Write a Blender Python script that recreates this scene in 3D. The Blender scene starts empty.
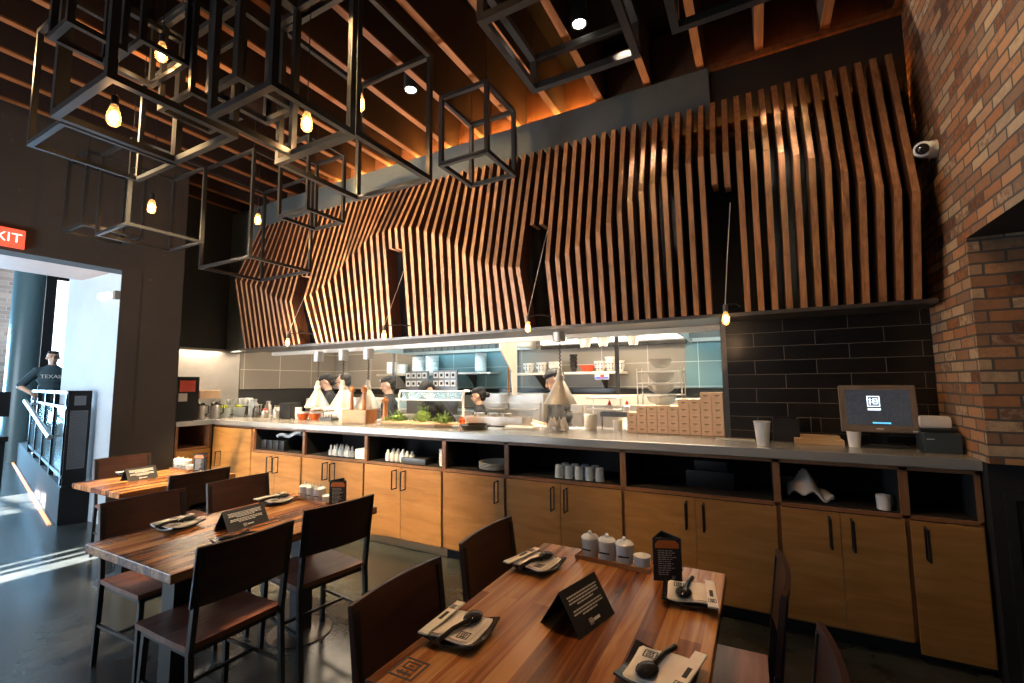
import bpy, bmesh, math, random
from mathutils import Vector, Matrix
random.seed(7)
C = bpy.context.scene.collection
PI = math.pi
R = math.radians
sc = bpy.context.scene

# ------------------------------------------------------------------ camera
cam_d = bpy.data.cameras.new('camera'); cam = bpy.data.objects.new('camera', cam_d); C.objects.link(cam)
cam_d.sensor_width = 36.0; cam_d.lens = 453.1 * 36.0 / 1024.0; cam_d.clip_start = 0.05
_y, _p, _r = R(-28.18), R(5.29), R(-0.49)
fw = Vector((math.sin(_y)*math.cos(_p), math.cos(_y)*math.cos(_p), math.sin(_p)))
rt = Vector((math.cos(_y), -math.sin(_y), 0)); up = rt.cross(fw)
r2 = rt*math.cos(_r) + up*math.sin(_r); u2 = -rt*math.sin(_r) + up*math.cos(_r)
m = Matrix((r2, u2, -fw)).transposed().to_4x4(); m.translation = Vector((0, 0, 1.55))
cam.matrix_world = m
sc.camera = cam

# ------------------------------------------------------------------ world, exposure
w = bpy.data.worlds.new('world'); sc.world = w; w.use_nodes = True
w.node_tree.nodes['Background'].inputs[0].default_value = (0.55, 0.75, 1.0, 1)
w.node_tree.nodes['Background'].inputs[1].default_value = 0.6
sc.view_settings.view_transform = 'Standard'; sc.view_settings.look = 'None'
sc.view_settings.gamma = 1; sc.view_settings.use_curve_mapping = False
sc.view_settings.exposure = 0.12
sc.cycles.use_denoising = True
sc.cycles.max_bounces = 6
sc.cycles.sample_clamp_indirect = 4.0

# ------------------------------------------------------------------ lights
WARM = (1.0, 0.62, 0.32); WW = (1.0, 0.80, 0.58); COOL = (0.50, 0.78, 1.0)
def aim(o, target):
    d = Vector(target) - o.location
    o.rotation_euler = d.to_track_quat('-Z', 'Y').to_euler()
def area(name, loc, target, sx, sy, e, col, spread=180):
    l = bpy.data.lights.new(name, 'AREA'); l.shape = 'RECTANGLE'; l.size = sx; l.size_y = sy; l.energy = e; l.color = col
    l.spread = R(spread)
    o = bpy.data.objects.new(name, l); C.objects.link(o); o.location = loc; aim(o, target); return o
def spot(name, loc, target, e, col, ang=50, blend=0.6, size=0.05):
    l = bpy.data.lights.new(name, 'SPOT'); l.energy = e; l.color = col; l.spot_size = R(ang); l.spot_blend = blend; l.shadow_soft_size = size
    o = bpy.data.objects.new(name, l); C.objects.link(o); o.location = loc; aim(o, target); return o
sl = bpy.data.lights.new('sun', 'SUN'); sl.energy = 120; sl.angle = R(0.5); sl.color = (1.0, 0.97, 0.95)
so = bpy.data.objects.new('sun', sl); C.objects.link(so); so.rotation_euler = Vector((0.05, 1, -0.5)).to_track_quat('-Z', 'Y').to_euler()
# daylight through the front windows of the entrance hall
area('daylight_entrance', (-9.0, -2.6, 1.6), (-9.6, 3.0, 1.0), 5.0, 2.6, 430, (0.72, 0.86, 1.0))
area('daylight_entrance_far', (-16.6, 2.0, 1.8), (-8, 2.2, 0.5), 3.0, 2.4, 1300, (0.32, 0.66, 1.0))
area('daylight_left_window', (-4.4, -2.4, 0.7), (-4.6, 2.2, 3.1), 1.2, 1.2, 60, (0.88, 0.92, 1.0), 70)
area('front_fill', (-2.5, -2.6, 2.0), (-2.5, 3.0, 1.0), 5.0, 2.2, 12, (0.8, 0.9, 1.0))  # added soft fill from behind the camera, for ambient light
# kitchen ceiling lights
area('kitchen_light_left', (-5.4, 5.0, 2.52), (-5.4, 5.0, 0), 1.6, 0.5, 46, WW)
area('kitchen_light_mid', (-3.2, 4.45, 2.52), (-3.2, 4.45, 0), 1.6, 0.4, 42, WW)
area('kitchen_light_right', (-1.2, 4.9, 2.52), (-1.2, 4.9, 0), 1.6, 0.5, 58, WW)
area('hood_light_wide', (-3.9, 5.35, 2.40), (-3.9, 5.6, 0), 1.8, 0.3, 34, (0.45, 0.85, 1.0))
area('hood_light_narrow', (-0.35, 5.35, 2.40), (-0.35, 5.6, 0), 0.6, 0.3, 13, (0.45, 0.85, 1.0))
area('pass_light_left', (-4.6, 4.22, 2.5), (-4.6, 4.0, 1.1), 3.0, 0.12, 60, WW, 120)
area('pass_light_right', (-1.3, 4.22, 2.5), (-1.3, 3.9, 1.1), 2.2, 0.12, 130, WW, 120)
area('left_counter_light', (-6.7, 3.6, 2.06), (-6.7, 3.6, 1.1), 0.2, 0.7, 14, WW)
# track spots, then added bounce fills along the counter
spot('spot_front_table', (-0.35, 1.9, 4.1), (-0.65, 1.55, 0.76), 190, WARM, 42, 0.8)
spot('spot_left_table', (-2.5, 2.2, 4.1), (-2.6, 1.75, 0.76), 560, (1.0, 0.74, 0.46), 44, 0.8)
spot('spot_far_table', (-4.6, 2.0, 4.1), (-4.6, 2.1, 0.76), 230, WW, 40, 0.8)
spot('spot_counter_left', (-4.2, 1.3, 4.0), (-4.3, 3.4, 0.55), 3300, (1.0, 0.72, 0.40), 60, 0.5)
spot('spot_counter_mid', (-2.2, 1.6, 4.0), (-2.0, 3.4, 0.4), 380, (1.0, 0.64, 0.28), 52, 0.7)
spot('spot_counter_right', (0.2, 1.9, 4.0), (0.1, 3.5, 0.8), 32, (1.0, 0.66, 0.35), 60, 0.7)
spot('spot_slats_centre', (-0.72, 2.95, 4.1), (-0.68, 3.56, 3.22), 260, WW, 24, 0.6)
spot('spot_slats_right', (0.22, 2.75, 4.1), (0.24, 3.56, 3.25), 300, WW, 26, 0.6)
spot('spot_brick', (-0.1, 2.2, 4.1), (1.05, 3.0, 2.0), 130, (1.0, 0.70, 0.42), 80, 0.8)
spot('spot_slats_left', (-4.6, 0.6, 3.9), (-3.4, 3.6, 3.3), 760, (1.0, 0.64, 0.3), 70, 0.8)
spot('spot_slats_right_far', (-1.9, 0.9, 3.9), (-0.6, 3.6, 2.7), 80, (1.0, 0.50, 0.18), 70, 0.8)
for _p, _t, _e in (((-5.9, 2.95, 1.25), (-5.0, 3.5, 2.4), 60), ((-5.0, 2.85, 1.25), (-3.9, 3.5, 2.7), 420), ((-4.0, 2.8, 1.25), (-2.9, 3.5, 2.7), 480), ((-3.0, 2.8, 1.25), (-1.9, 3.5, 2.6), 200), ((-1.8, 2.9, 1.25), (-0.9, 3.5, 2.4), 10)):
    spot('counter_bounce_fill', _p, _t, _e, (1.0, 0.90, 0.82), 75, 0.9, 0.04)  # no lamps here: added to stand in for bounce off the steel counter

# ------------------------------------------------------------------ materials
MATS = {}
def nm(name):
    mt = bpy.data.materials.new(name); mt.use_nodes = True; nt = mt.node_tree
    b = nt.nodes['Principled BSDF']; MATS[name] = mt
    return mt, nt, b
def simple(name, col, rough=0.5, metal=0.0, noise=0.06, scale=20, emit=None, es=0, spec=0.5, alpha=1, trans=0, bump=0.0):
    mt, nt, b = nm(name)
    tc = nt.nodes.new('ShaderNodeTexCoord'); n = nt.nodes.new('ShaderNodeTexNoise'); n.inputs['Scale'].default_value = scale; n.inputs['Detail'].default_value = 4
    nt.links.new(tc.outputs['Object'], n.inputs['Vector'])
    mr = nt.nodes.new('ShaderNodeMapRange'); mr.inputs['To Min'].default_value = 1-noise*2; mr.inputs['To Max'].default_value = 1+noise*2
    nt.links.new(n.outputs['Fac'], mr.inputs['Value'])
    mx = nt.nodes.new('ShaderNodeVectorMath'); mx.operation = 'SCALE'; mx.inputs[0].default_value = col[:3]
    nt.links.new(mr.outputs[0], mx.inputs['Scale']); nt.links.new(mx.outputs[0], b.inputs['Base Color'])
    b.inputs['Roughness'].default_value = rough; b.inputs['Metallic'].default_value = metal
    b.inputs['Specular IOR Level'].default_value = spec; b.inputs['Alpha'].default_value = alpha
    b.inputs['Transmission Weight'].default_value = trans
    if emit: b.inputs['Emission Color'].default_value = (*emit, 1); b.inputs['Emission Strength'].default_value = es
    if bump:
        bp = nt.nodes.new('ShaderNodeBump'); bp.inputs['Strength'].default_value = bump; bp.inputs['Distance'].default_value = 0.01
        nt.links.new(n.outputs['Fac'], bp.inputs['Height']); nt.links.new(bp.outputs[0], b.inputs['Normal'])
    return mt
def ramp(nt, stops):
    r = nt.nodes.new('ShaderNodeValToRGB'); e = r.color_ramp.elements
    while len(e) < len(stops): e.new(0.5)
    for i, (p, c) in enumerate(stops): e[i].position = p; e[i].color = (*c, 1)
    return r
def wood(name, cols, scale=(3, 30, 30), rough=0.45, planks=None, bump=0.05):
    mt, nt, b = nm(name)
    tc = nt.nodes.new('ShaderNodeTexCoord'); mp = nt.nodes.new('ShaderNodeMapping'); mp.inputs['Scale'].default_value = scale
    nt.links.new(tc.outputs['Object'], mp.inputs['Vector'])
    oi = nt.nodes.new('ShaderNodeObjectInfo'); ad = nt.nodes.new('ShaderNodeVectorMath'); ad.operation = 'ADD'
    sc_ = nt.nodes.new('ShaderNodeVectorMath'); sc_.operation = 'SCALE'; sc_.inputs[0].default_value = (13, 29, 7)
    nt.links.new(oi.outputs['Random'], sc_.inputs['Scale']); nt.links.new(mp.outputs[0], ad.inputs[0]); nt.links.new(sc_.outputs[0], ad.inputs[1])
    n = nt.nodes.new('ShaderNodeTexNoise'); n.inputs['Scale'].default_value = 1.0; n.inputs['Detail'].default_value = 6; n.inputs['Distortion'].default_value = 0.8
    nt.links.new(ad.outputs[0], n.inputs['Vector'])
    fac = n.outputs['Fac']
    if planks:
        br = nt.nodes.new('ShaderNodeTexBrick'); br.offset = 0.37
        mp2 = nt.nodes.new('ShaderNodeMapping'); mp2.inputs['Rotation'].default_value = planks.get('rot', (0, 0, PI/2)); nt.links.new(tc.outputs['Object'], mp2.inputs['Vector'])
        nt.links.new(mp2.outputs[0], br.inputs['Vector'])
        br.inputs['Color1'].default_value = (0, 0, 0, 1); br.inputs['Color2'].default_value = (1, 1, 1, 1); br.inputs['Mortar'].default_value = (0.3, 0.3, 0.3, 1)
        br.inputs['Scale'].default_value = 1; br.inputs['Mortar Size'].default_value = 0.0008; br.inputs['Brick Width'].default_value = planks['w']; br.inputs['Row Height'].default_value = planks['h']
        ma = nt.nodes.new('ShaderNodeMath'); ma.operation = 'MULTIPLY_ADD'; ma.inputs[1].default_value = planks.get('amt', 0.5); 
        sb = nt.nodes.new('ShaderNodeMath'); sb.operation = 'SUBTRACT'; sb.inputs[1].default_value = planks.get('amt', 0.5)*0.5
        nt.links.new(fac, sb.inputs[0]); nt.links.new(br.outputs['Color'], ma.inputs[0]); nt.links.new(sb.outputs[0], ma.inputs[2]); fac = ma.outputs[0]
    k = len(cols); r = ramp(nt, [(0.25+0.5*i/(k-1), c) for i, c in enumerate(cols)])
    nt.links.new(fac, r.inputs['Fac']); nt.links.new(r.outputs[0], b.inputs['Base Color']); b.inputs['Roughness'].default_value = rough
    bp = nt.nodes.new('ShaderNodeBump'); bp.inputs['Strength'].default_value = bump; bp.inputs['Distance'].default_value = 0.002
    nt.links.new(n.outputs['Fac'], bp.inputs['Height']); nt.links.new(bp.outputs[0], b.inputs['Normal'])
    return mt
def brickmat(name, stops, mortar, w_, h_, ms, rot, rough=0.8, bump=0.6, dist=0.02, noise=0.3, spec=0.4, offset=0.5):
    mt, nt, b = nm(name)
    tc = nt.nodes.new('ShaderNodeTexCoord'); sx = nt.nodes.new('ShaderNodeSeparateXYZ'); cx = nt.nodes.new('ShaderNodeCombineXYZ')
    nt.links.new(tc.outputs['Object'], sx.inputs[0])
    nt.links.new(sx.outputs[rot], cx.inputs[0]); nt.links.new(sx.outputs[2], cx.inputs[1])
    nz = nt.nodes.new('ShaderNodeTexNoise'); nz.inputs['Scale'].default_value = 9; nt.links.new(tc.outputs['Object'], nz.inputs['Vector'])
    dv = nt.nodes.new('ShaderNodeVectorMath'); dv.operation = 'MULTIPLY_ADD'; dv.inputs[1].default_value = (0.012*noise*3, 0.012*noise*3, 0)
    nt.links.new(nz.outputs['Color'], dv.inputs[0]); nt.links.new(cx.outputs[0], dv.inputs[2])
    br = nt.nodes.new('ShaderNodeTexBrick'); br.offset = offset; nt.links.new(dv.outputs[0], br.inputs['Vector'])
    br.inputs['Color1'].default_value = (0, 0, 0, 1); br.inputs['Color2'].default_value = (1, 1, 1, 1); br.inputs['Mortar'].default_value = (0.5, 0.5, 0.5, 1)
    br.inputs['Scale'].default_value = 1; br.inputs['Mortar Size'].default_value = ms; br.inputs['Mortar Smooth'].default_value = 0.25; br.inputs['Brick Width'].default_value = w_; br.inputs['Row Height'].default_value = h_
    r = ramp(nt, stops); n2 = nt.nodes.new('ShaderNodeTexNoise'); n2.inputs['Scale'].default_value = 35; n2.inputs['Detail'].default_value = 5; nt.links.new(tc.outputs['Object'], n2.inputs['Vector'])
    ma = nt.nodes.new('ShaderNodeMath'); ma.operation = 'MULTIPLY_ADD'; ma.inputs[1].default_value = noise; nt.links.new(n2.outputs['Fac'], ma.inputs[0])
    sb = nt.nodes.new('ShaderNodeMath'); sb.operation = 'SUBTRACT'; sb.inputs[1].default_value = noise*0.5; nt.links.new(br.outputs['Color'], sb.inputs[0]); nt.links.new(sb.outputs[0], ma.inputs[2])
    nt.links.new(ma.outputs[0], r.inputs['Fac'])
    mx = nt.nodes.new('ShaderNodeMix'); mx.data_type = 'RGBA'; mx.inputs['B'].default_value = (*mortar, 1)
    nt.links.new(br.outputs['Fac'], mx.inputs['Factor']); nt.links.new(r.outputs[0], mx.inputs['A']); nt.links.new(mx.outputs['Result'], b.inputs['Base Color'])
    b.inputs['Roughness'].default_value = rough; b.inputs['Specular IOR Level'].default_value = spec
    iv = nt.nodes.new('ShaderNodeMath'); iv.operation = 'MULTIPLY_ADD'; iv.inputs[1].default_value = -1.0; nt.links.new(br.outputs['Fac'], iv.inputs[0])
    m3 = nt.nodes.new('ShaderNodeMath'); m3.operation = 'MULTIPLY'; m3.inputs[1].default_value = noise; nt.links.new(n2.outputs['Fac'], m3.inputs[0]); nt.links.new(m3.outputs[0], iv.inputs[2])
    bp = nt.nodes.new('ShaderNodeBump'); bp.inputs['Strength'].default_value = bump; bp.inputs['Distance'].default_value = dist
    nt.links.new(iv.outputs[0], bp.inputs['Height']); nt.links.new(bp.outputs[0], b.inputs['Normal'])
    return mt
BRK = [(0.0, (0.13, 0.055, 0.03)), (0.2, (0.42, 0.17, 0.065)), (0.38, (0.24, 0.14, 0.085)), (0.55, (0.52, 0.25, 0.11)), (0.72, (0.36, 0.25, 0.155)), (0.88, (0.56, 0.38, 0.22)), (1.0, (0.20, 0.10, 0.06))]
M_brick_x = brickmat('brick_side', BRK, (0.105, 0.088, 0.072), 0.185, 0.064, 0.007, 1)
M_brick_y = brickmat('brick_jamb', BRK, (0.105, 0.088, 0.072), 0.185, 0.064, 0.007, 0)
M_brick_far = brickmat('brick_far', [(0, (0.25, 0.22, 0.20)), (1, (0.45, 0.38, 0.34))], (0.4, 0.4, 0.4), 0.4, 0.12, 0.01, 1)
M_tile_dark = brickmat('dark_tile', [(0, (0.007, 0.006, 0.005)), (0.5, (0.018, 0.014, 0.011)), (1, (0.012, 0.010, 0.008))], (0.16, 0.13, 0.10), 0.40, 0.107, 0.0025, 0, rough=0.28, bump=0.12, dist=0.003, noise=0.15)
M_tile_grey = brickmat('grey_tile', [(0, (0.19, 0.17, 0.145)), (1, (0.23, 0.21, 0.18))], (0.50, 0.46, 0.40), 0.60, 0.30, 0.005, 0, rough=0.35, bump=0.1, dist=0.003, noise=0.1, offset=0.0)
M_tile_tint = brickmat('tile_hood_tint', [(0, (0.10, 0.18, 0.20)), (1, (0.13, 0.22, 0.24))], (0.38, 0.48, 0.50), 0.60, 0.30, 0.005, 0, rough=0.35, bump=0.1, dist=0.003, noise=0.1, offset=0.0)  # grey tile tinted teal, cool hood light put into the colour
M_tile_left = brickmat('grey_tile_left', [(0, (0.19, 0.17, 0.145)), (1, (0.23, 0.21, 0.18))], (0.50, 0.46, 0.40), 0.60, 0.30, 0.005, 1, rough=0.35, bump=0.1, dist=0.003, noise=0.1, offset=0.0)
def concrete(name, c1, c2, rough):
    mt, nt, b = nm(name)
    tc = nt.nodes.new('ShaderNodeTexCoord')
    n1 = nt.nodes.new('ShaderNodeTexNoise'); n1.inputs['Scale'].default_value = 1.3; n1.inputs['Detail'].default_value = 9; n1.inputs['Roughness'].default_value = 0.65; nt.links.new(tc.outputs['Object'], n1.inputs['Vector'])
    r = ramp(nt, [(0.32, c1), (0.55, tuple((a+b_)/2 for a, b_ in zip(c1, c2))), (0.72, c2)]); nt.links.new(n1.outputs['Fac'], r.inputs['Fac'])
    v = nt.nodes.new('ShaderNodeTexNoise'); v.inputs['Scale'].default_value = 7; v.inputs['Detail'].default_value = 10; v.inputs['Roughness'].default_value = 0.8; nt.links.new(tc.outputs['Object'], v.inputs['Vector'])
    r3 = ramp(nt, [(0.62, (0, 0, 0)), (0.74, (0.10, 0.10, 0.09))]); nt.links.new(v.outputs['Fac'], r3.inputs['Fac'])
    ad = nt.nodes.new('ShaderNodeVectorMath'); ad.operation = 'ADD'; nt.links.new(r.outputs[0], ad.inputs[0]); nt.links.new(r3.outputs[0], ad.inputs[1]); nt.links.new(ad.outputs[0], b.inputs['Base Color'])
    rr = nt.nodes.new('ShaderNodeMapRange'); rr.inputs['To Min'].default_value = rough*0.7; rr.inputs['To Max'].default_value = rough*1.5; nt.links.new(n1.outputs['Fac'], rr.inputs['Value']); nt.links.new(rr.outputs[0], b.inputs['Roughness'])
    return mt
M_floor = concrete('polished_concrete', (0.016, 0.020, 0.020), (0.095, 0.102, 0.095), 0.22)
M_plaster = concrete('brown_plaster', (0.042, 0.034, 0.027), (0.070, 0.057, 0.045), 0.8)
M_plaster_light = concrete('pale_plaster', (0.42, 0.45, 0.48), (0.55, 0.58, 0.60), 0.6)
M_black = simple('black_paint', (0.010, 0.010, 0.011), 0.85)
M_dkwall = simple('dark_wall_paint', (0.018, 0.019, 0.020), 0.75)
M_bulk = simple('grey_blue_paint', (0.085, 0.10, 0.10), 0.7)
M_deck = simple('dark_deck', (0.006, 0.004, 0.003), 0.9)
M_joist = wood('joist_wood', [(0.11, 0.034, 0.010), (0.22, 0.072, 0.018), (0.32, 0.12, 0.032)], (18, 2, 18), 0.6)
M_slats = wood('slat_side_shade', [(0.055, 0.018, 0.008), (0.095, 0.032, 0.014), (0.13, 0.048, 0.022)], (40, 40, 2.2), 0.6)  # shade of the slat sides put into their colour
M_joistd = simple('joist_side_shade', (0.030, 0.012, 0.007), 0.8)  # joist sides darkened in colour, in place of shade
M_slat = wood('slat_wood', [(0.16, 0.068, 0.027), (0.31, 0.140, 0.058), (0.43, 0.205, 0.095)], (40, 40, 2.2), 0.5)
M_cab = wood('cabinet_wood', [(0.30, 0.138, 0.034), (0.39, 0.19, 0.052), (0.46, 0.235, 0.075)], (2.5, 8, 16), 0.42)
M_cabf = wood('cabinet_frame_wood', [(0.20, 0.09, 0.04), (0.27, 0.125, 0.058)], (16, 8, 4), 0.45)
M_table = wood('walnut_planks', [(0.10, 0.030, 0.009), (0.21, 0.070, 0.019), (0.33, 0.128, 0.038), (0.48, 0.235, 0.085)], (28, 1.6, 28), 0.26, planks={'w': 3.0, 'h': 0.062, 'amt': 0.50})
M_seat = wood('seat_wood', [(0.10, 0.03, 0.016), (0.17, 0.058, 0.03), (0.25, 0.095, 0.05)], (22, 2.5, 22), 0.42)
M_back = wood('backrest_wood', [(0.022, 0.009, 0.006), (0.040, 0.015, 0.010), (0.055, 0.022, 0.014)], (8, 3, 20), 0.38)
M_blkmetal = simple('black_metal', (0.014, 0.014, 0.015), 0.38, 0.2)
M_cage = simple('cage_steel', (0.030, 0.030, 0.030), 0.30, 0.4)
M_steel = simple('brushed_steel', (0.55, 0.51, 0.46), 0.30, 0.7, 0.1, 6)
M_steel_top = simple('steel_worktop', (0.56, 0.54, 0.50), 0.27, 0.6, 0.08, 5)
M_steel_d = simple('dark_steel', (0.16, 0.15, 0.14), 0.35, 0.9)
M_white = simple('white_ceramic', (0.80, 0.77, 0.72), 0.25)
M_cream = simple('cream_paint', (0.70, 0.64, 0.55), 0.5)
M_napkin = simple('napkin_paper', (0.88, 0.81, 0.73), 0.85)
M_blackgl = simple('black_glaze', (0.012, 0.012, 0.012), 0.18)
M_card = simple('black_card', (0.013, 0.013, 0.014), 0.55)
M_ink = simple('white_print', (0.60, 0.58, 0.54), 0.7)
M_inkd = simple('dark_print', (0.02, 0.018, 0.016), 0.6)
M_orange = simple('orange_print', (0.65, 0.17, 0.03), 0.6)
M_kraft = simple('kraft_card', (0.88, 0.60, 0.38), 0.75)
M_kraftp = simple('kraft_print', (0.42, 0.22, 0.10), 0.8)
M_tray = wood('tray_wood', [(0.30, 0.12, 0.03), (0.45, 0.20, 0.06)], (20, 4, 20), 0.35)
M_light_wood = wood('board_wood', [(0.48, 0.30, 0.15), (0.62, 0.42, 0.22)], (3, 20, 20), 0.5)
M_millw = wood('mill_wood', [(0.36, 0.12, 0.03), (0.50, 0.19, 0.05)], (30, 30, 3), 0.3)
M_red = simple('red_plastic', (0.65, 0.06, 0.02), 0.35)
M_orangeb = simple('orange_bowl', (0.75, 0.15, 0.03), 0.35)
M_green = simple('leaf_green', (0.16, 0.26, 0.05), 0.6, 0, 0.25, 40)
M_lime = simple('lime_green', (0.50, 0.55, 0.03), 0.4)
M_glass = simple('clear_glass', (0.95, 0.97, 0.97), 0.05, trans=1.0)
M_plastic = simple('clear_plastic', (0.80, 0.85, 0.86), 0.2, alpha=0.55)
M_frost = simple('frosted_plastic', (0.80, 0.82, 0.82), 0.3, alpha=0.85)
M_bulbglass = simple('amber_glass', (1.0, 0.62, 0.25), 0.05, alpha=0.35, emit=(1.0, 0.40, 0.10), es=1.3)
M_fil = simple('glowing_filament', (1, 0.8, 0.5), 0.5, emit=(1.0, 0.70, 0.35), es=40)
M_lampemit = simple('lamp_face', (1, 1, 1), 0.5, emit=(1.0, 0.90, 0.75), es=25)
M_led = simple('led_strip', (1, 0.5, 0.2), 0.5, emit=(1.0, 0.35, 0.06), es=70)
M_led_y = simple('led_strip_cove', (1, 0.6, 0.2), 0.5, emit=(1.0, 0.42, 0.08), es=170)
M_tube = simple('light_panel', (1, 1, 1), 0.5, emit=(1.0, 0.92, 0.80), es=3.2)
M_exit = simple('exit_red', (0.7, 0.06, 0.03), 0.5, emit=(1.0, 0.10, 0.05), es=1.2)
M_exitw = simple('exit_letters', (1, 0.8, 0.7), 0.5, emit=(1.0, 0.75, 0.6), es=1.6)
M_screen = simple('screen_dark', (0.05, 0.06, 0.08), 0.25, emit=(0.20, 0.22, 0.26), es=0.10, noise=0.3, scale=60)
M_screenw = simple('screen_logo', (0.8, 0.9, 1), 0.3, emit=(0.75, 0.88, 1.0), es=1.8)
M_screenb = simple('screen_bar', (0.1, 0.5, 0.8), 0.3, emit=(0.10, 0.50, 0.80), es=1.2)
M_bezel = simple('bezel_brown', (0.16, 0.12, 0.085), 0.45)
M_skin = simple('skin', (0.62, 0.36, 0.24), 0.5, 0, 0.04)
M_hair = simple('dark_hair', (0.008, 0.006, 0.005), 0.7)
M_shirt_k = simple('black_cloth', (0.010, 0.011, 0.013), 0.9)
M_shirt_w = simple('white_cloth', (0.78, 0.76, 0.74), 0.85)
M_shirt_t = simple('teal_grey_cloth', (0.03, 0.055, 0.065), 0.85)
M_trouser = simple('grey_cloth', (0.05, 0.05, 0.055), 0.85)
M_sky = simple('bright_window', (1, 1, 1), 0.3, emit=(0.85, 0.93, 1.0), es=3.0)
M_foyerceil = simple('foyer_ceiling_paint', (0.72, 0.50, 0.40), 0.6)
M_column = simple('column_paint', (0.10, 0.16, 0.17), 0.3)
M_mesh = simple('perforated_grey', (0.20, 0.22, 0.24), 0.5, 0.4)
M_rglass = simple('rail_glass', (0.25, 0.42, 0.48), 0.08, alpha=0.45)
M_towel = simple('grey_towel', (0.55, 0.55, 0.53), 0.9)

# ------------------------------------------------------------------ mesh builder
class MB:
    def __init__(s): s.v = []; s.f = []; s.m = []
    def add(s, vs, fs, mi=0):
        o = len(s.v); s.v += [tuple(p) for p in vs]; s.f += [tuple(i+o for i in f) for f in fs]; s.m += [mi]*len(fs); return s
    def box(s, x0, x1, y0, y1, z0, z1, mi=0, M=None):
        vs = [Vector(p) for p in ((x0,y0,z0),(x1,y0,z0),(x1,y1,z0),(x0,y1,z0),(x0,y0,z1),(x1,y0,z1),(x1,y1,z1),(x0,y1,z1))]
        if M: vs = [M @ p for p in vs]
        return s.add(vs, [(3,2,1,0),(4,5,6,7),(0,1,5,4),(1,2,6,5),(2,3,7,6),(3,0,4,7)], mi)
    def bbox(s, x0, x1, y0, y1, z0, z1, b=0.004, mi=0, M=None):
        bm = bmesh.new(); bmesh.ops.create_cube(bm, size=1)
        for v in bm.verts: v.co = Vector(((x0+x1)/2+v.co.x*(x1-x0), (y0+y1)/2+v.co.y*(y1-y0), (z0+z1)/2+v.co.z*(z1-z0)))
        bmesh.ops.bevel(bm, geom=bm.edges[:], offset=b, segments=2, affect='EDGES', profile=0.6)
        bm.verts.index_update(); vs = [(M @ v.co) if M else v.co.copy() for v in bm.verts]; fs = [[v.index for v in f.verts] for f in bm.faces]; bm.free()
        return s.add(vs, fs, mi)
    def bar(s, p0, p1, w_, d=None, mi=0):
        p0 = Vector(p0); p1 = Vector(p1); d = d or w_; z = (p1-p0).normalized()
        a = Vector((0,1,0)) if abs(z.y) < 0.9 else Vector((1,0,0)); x = a.cross(z).normalized() if abs(z.y) < 0.9 else z.cross(Vector((0,0,1))).normalized(); y = z.cross(x)
        vs = [p + x*sx*w_/2 + y*sy*d/2 for p in (p0, p1) for sx, sy in ((-1,-1),(1,-1),(1,1),(-1,1))]
        return s.add(vs, [(3,2,1,0),(4,5,6,7),(0,1,5,4),(1,2,6,5),(2,3,7,6),(3,0,4,7)], mi)
    def tube(s, pts, r, n=8, mi=0, cap=True):
        pts = [Vector(p) for p in pts]; rs = r if isinstance(r, (list, tuple)) else [r]*len(pts); vs = []; prev = None
        for i, p in enumerate(pts):
            t = (pts[min(i+1, len(pts)-1)] - pts[max(i-1, 0)]).normalized()
            if prev is None: a = Vector((0,0,1)) if abs(t.z) < 0.9 else Vector((1,0,0)); x = a.cross(t).normalized()
            else: x = (prev - t*prev.dot(t)).normalized()
            prev = x; y = t.cross(x)
            for k in range(n): an = 2*PI*k/n; vs.append(p + (x*math.cos(an) + y*math.sin(an))*rs[i])
        fs = []
        for i in range(len(pts)-1):
            for k in range(n): fs.append((i*n+k, i*n+(k+1)%n, (i+1)*n+(k+1)%n, (i+1)*n+k))
        if cap: fs.append(tuple(range(n-1, -1, -1))); fs.append(tuple((len(pts)-1)*n+k for k in range(n)))
        return s.add(vs, fs, mi)
    def lathe(s, prof, c=(0,0,0), n=24, mi=0, M=None, cap=True):
        vs = []
        for r, z in prof:
            for k in range(n): an = 2*PI*k/n; vs.append(Vector((c[0]+r*math.cos(an), c[1]+r*math.sin(an), c[2]+z)))
        if M: vs = [M @ v for v in vs]
        fs = []
        for i in range(len(prof)-1):
            for k in range(n): fs.append((i*n+k, i*n+(k+1)%n, (i+1)*n+(k+1)%n, (i+1)*n+k))
        if cap: fs.append(tuple(range(n-1, -1, -1))); fs.append(tuple((len(prof)-1)*n+k for k in range(n)))
        return s.add(vs, fs, mi)
    def ell(s, c, rx, ry, rz, nu=14, nv=9, mi=0, M=None):
        vs = [Vector((0,0,-rz))]
        for j in range(1, nv):
            t = -PI/2 + PI*j/nv
            for k in range(nu): an = 2*PI*k/nu; vs.append(Vector((rx*math.cos(t)*math.cos(an), ry*math.cos(t)*math.sin(an), rz*math.sin(t))))
        vs.append(Vector((0,0,rz)))
        if M: vs = [M @ v for v in vs]
        vs = [v + Vector(c) for v in vs]; L = len(vs)-1; fs = []
        for k in range(nu): fs.append((0, 1+(k+1)%nu, 1+k)); fs.append((L, L-nu+k, L-nu+(k+1)%nu))
        for j in range(nv-2):
            for k in range(nu): a = 1+j*nu; fs.append((a+k, a+(k+1)%nu, a+nu+(k+1)%nu, a+nu+k))
        return s.add(vs, fs, mi)
    def prism(s, poly, h, M=None, mi=0):
        n = len(poly); vs = [Vector((x, y, 0)) for x, y in poly] + [Vector((x, y, h)) for x, y in poly]
        if M: vs = [M @ v for v in vs]
        return s.add(vs, [tuple(range(n-1,-1,-1)), tuple(range(n, 2*n))] + [(i, (i+1)%n, n+(i+1)%n, n+i) for i in range(n)], mi)
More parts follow.
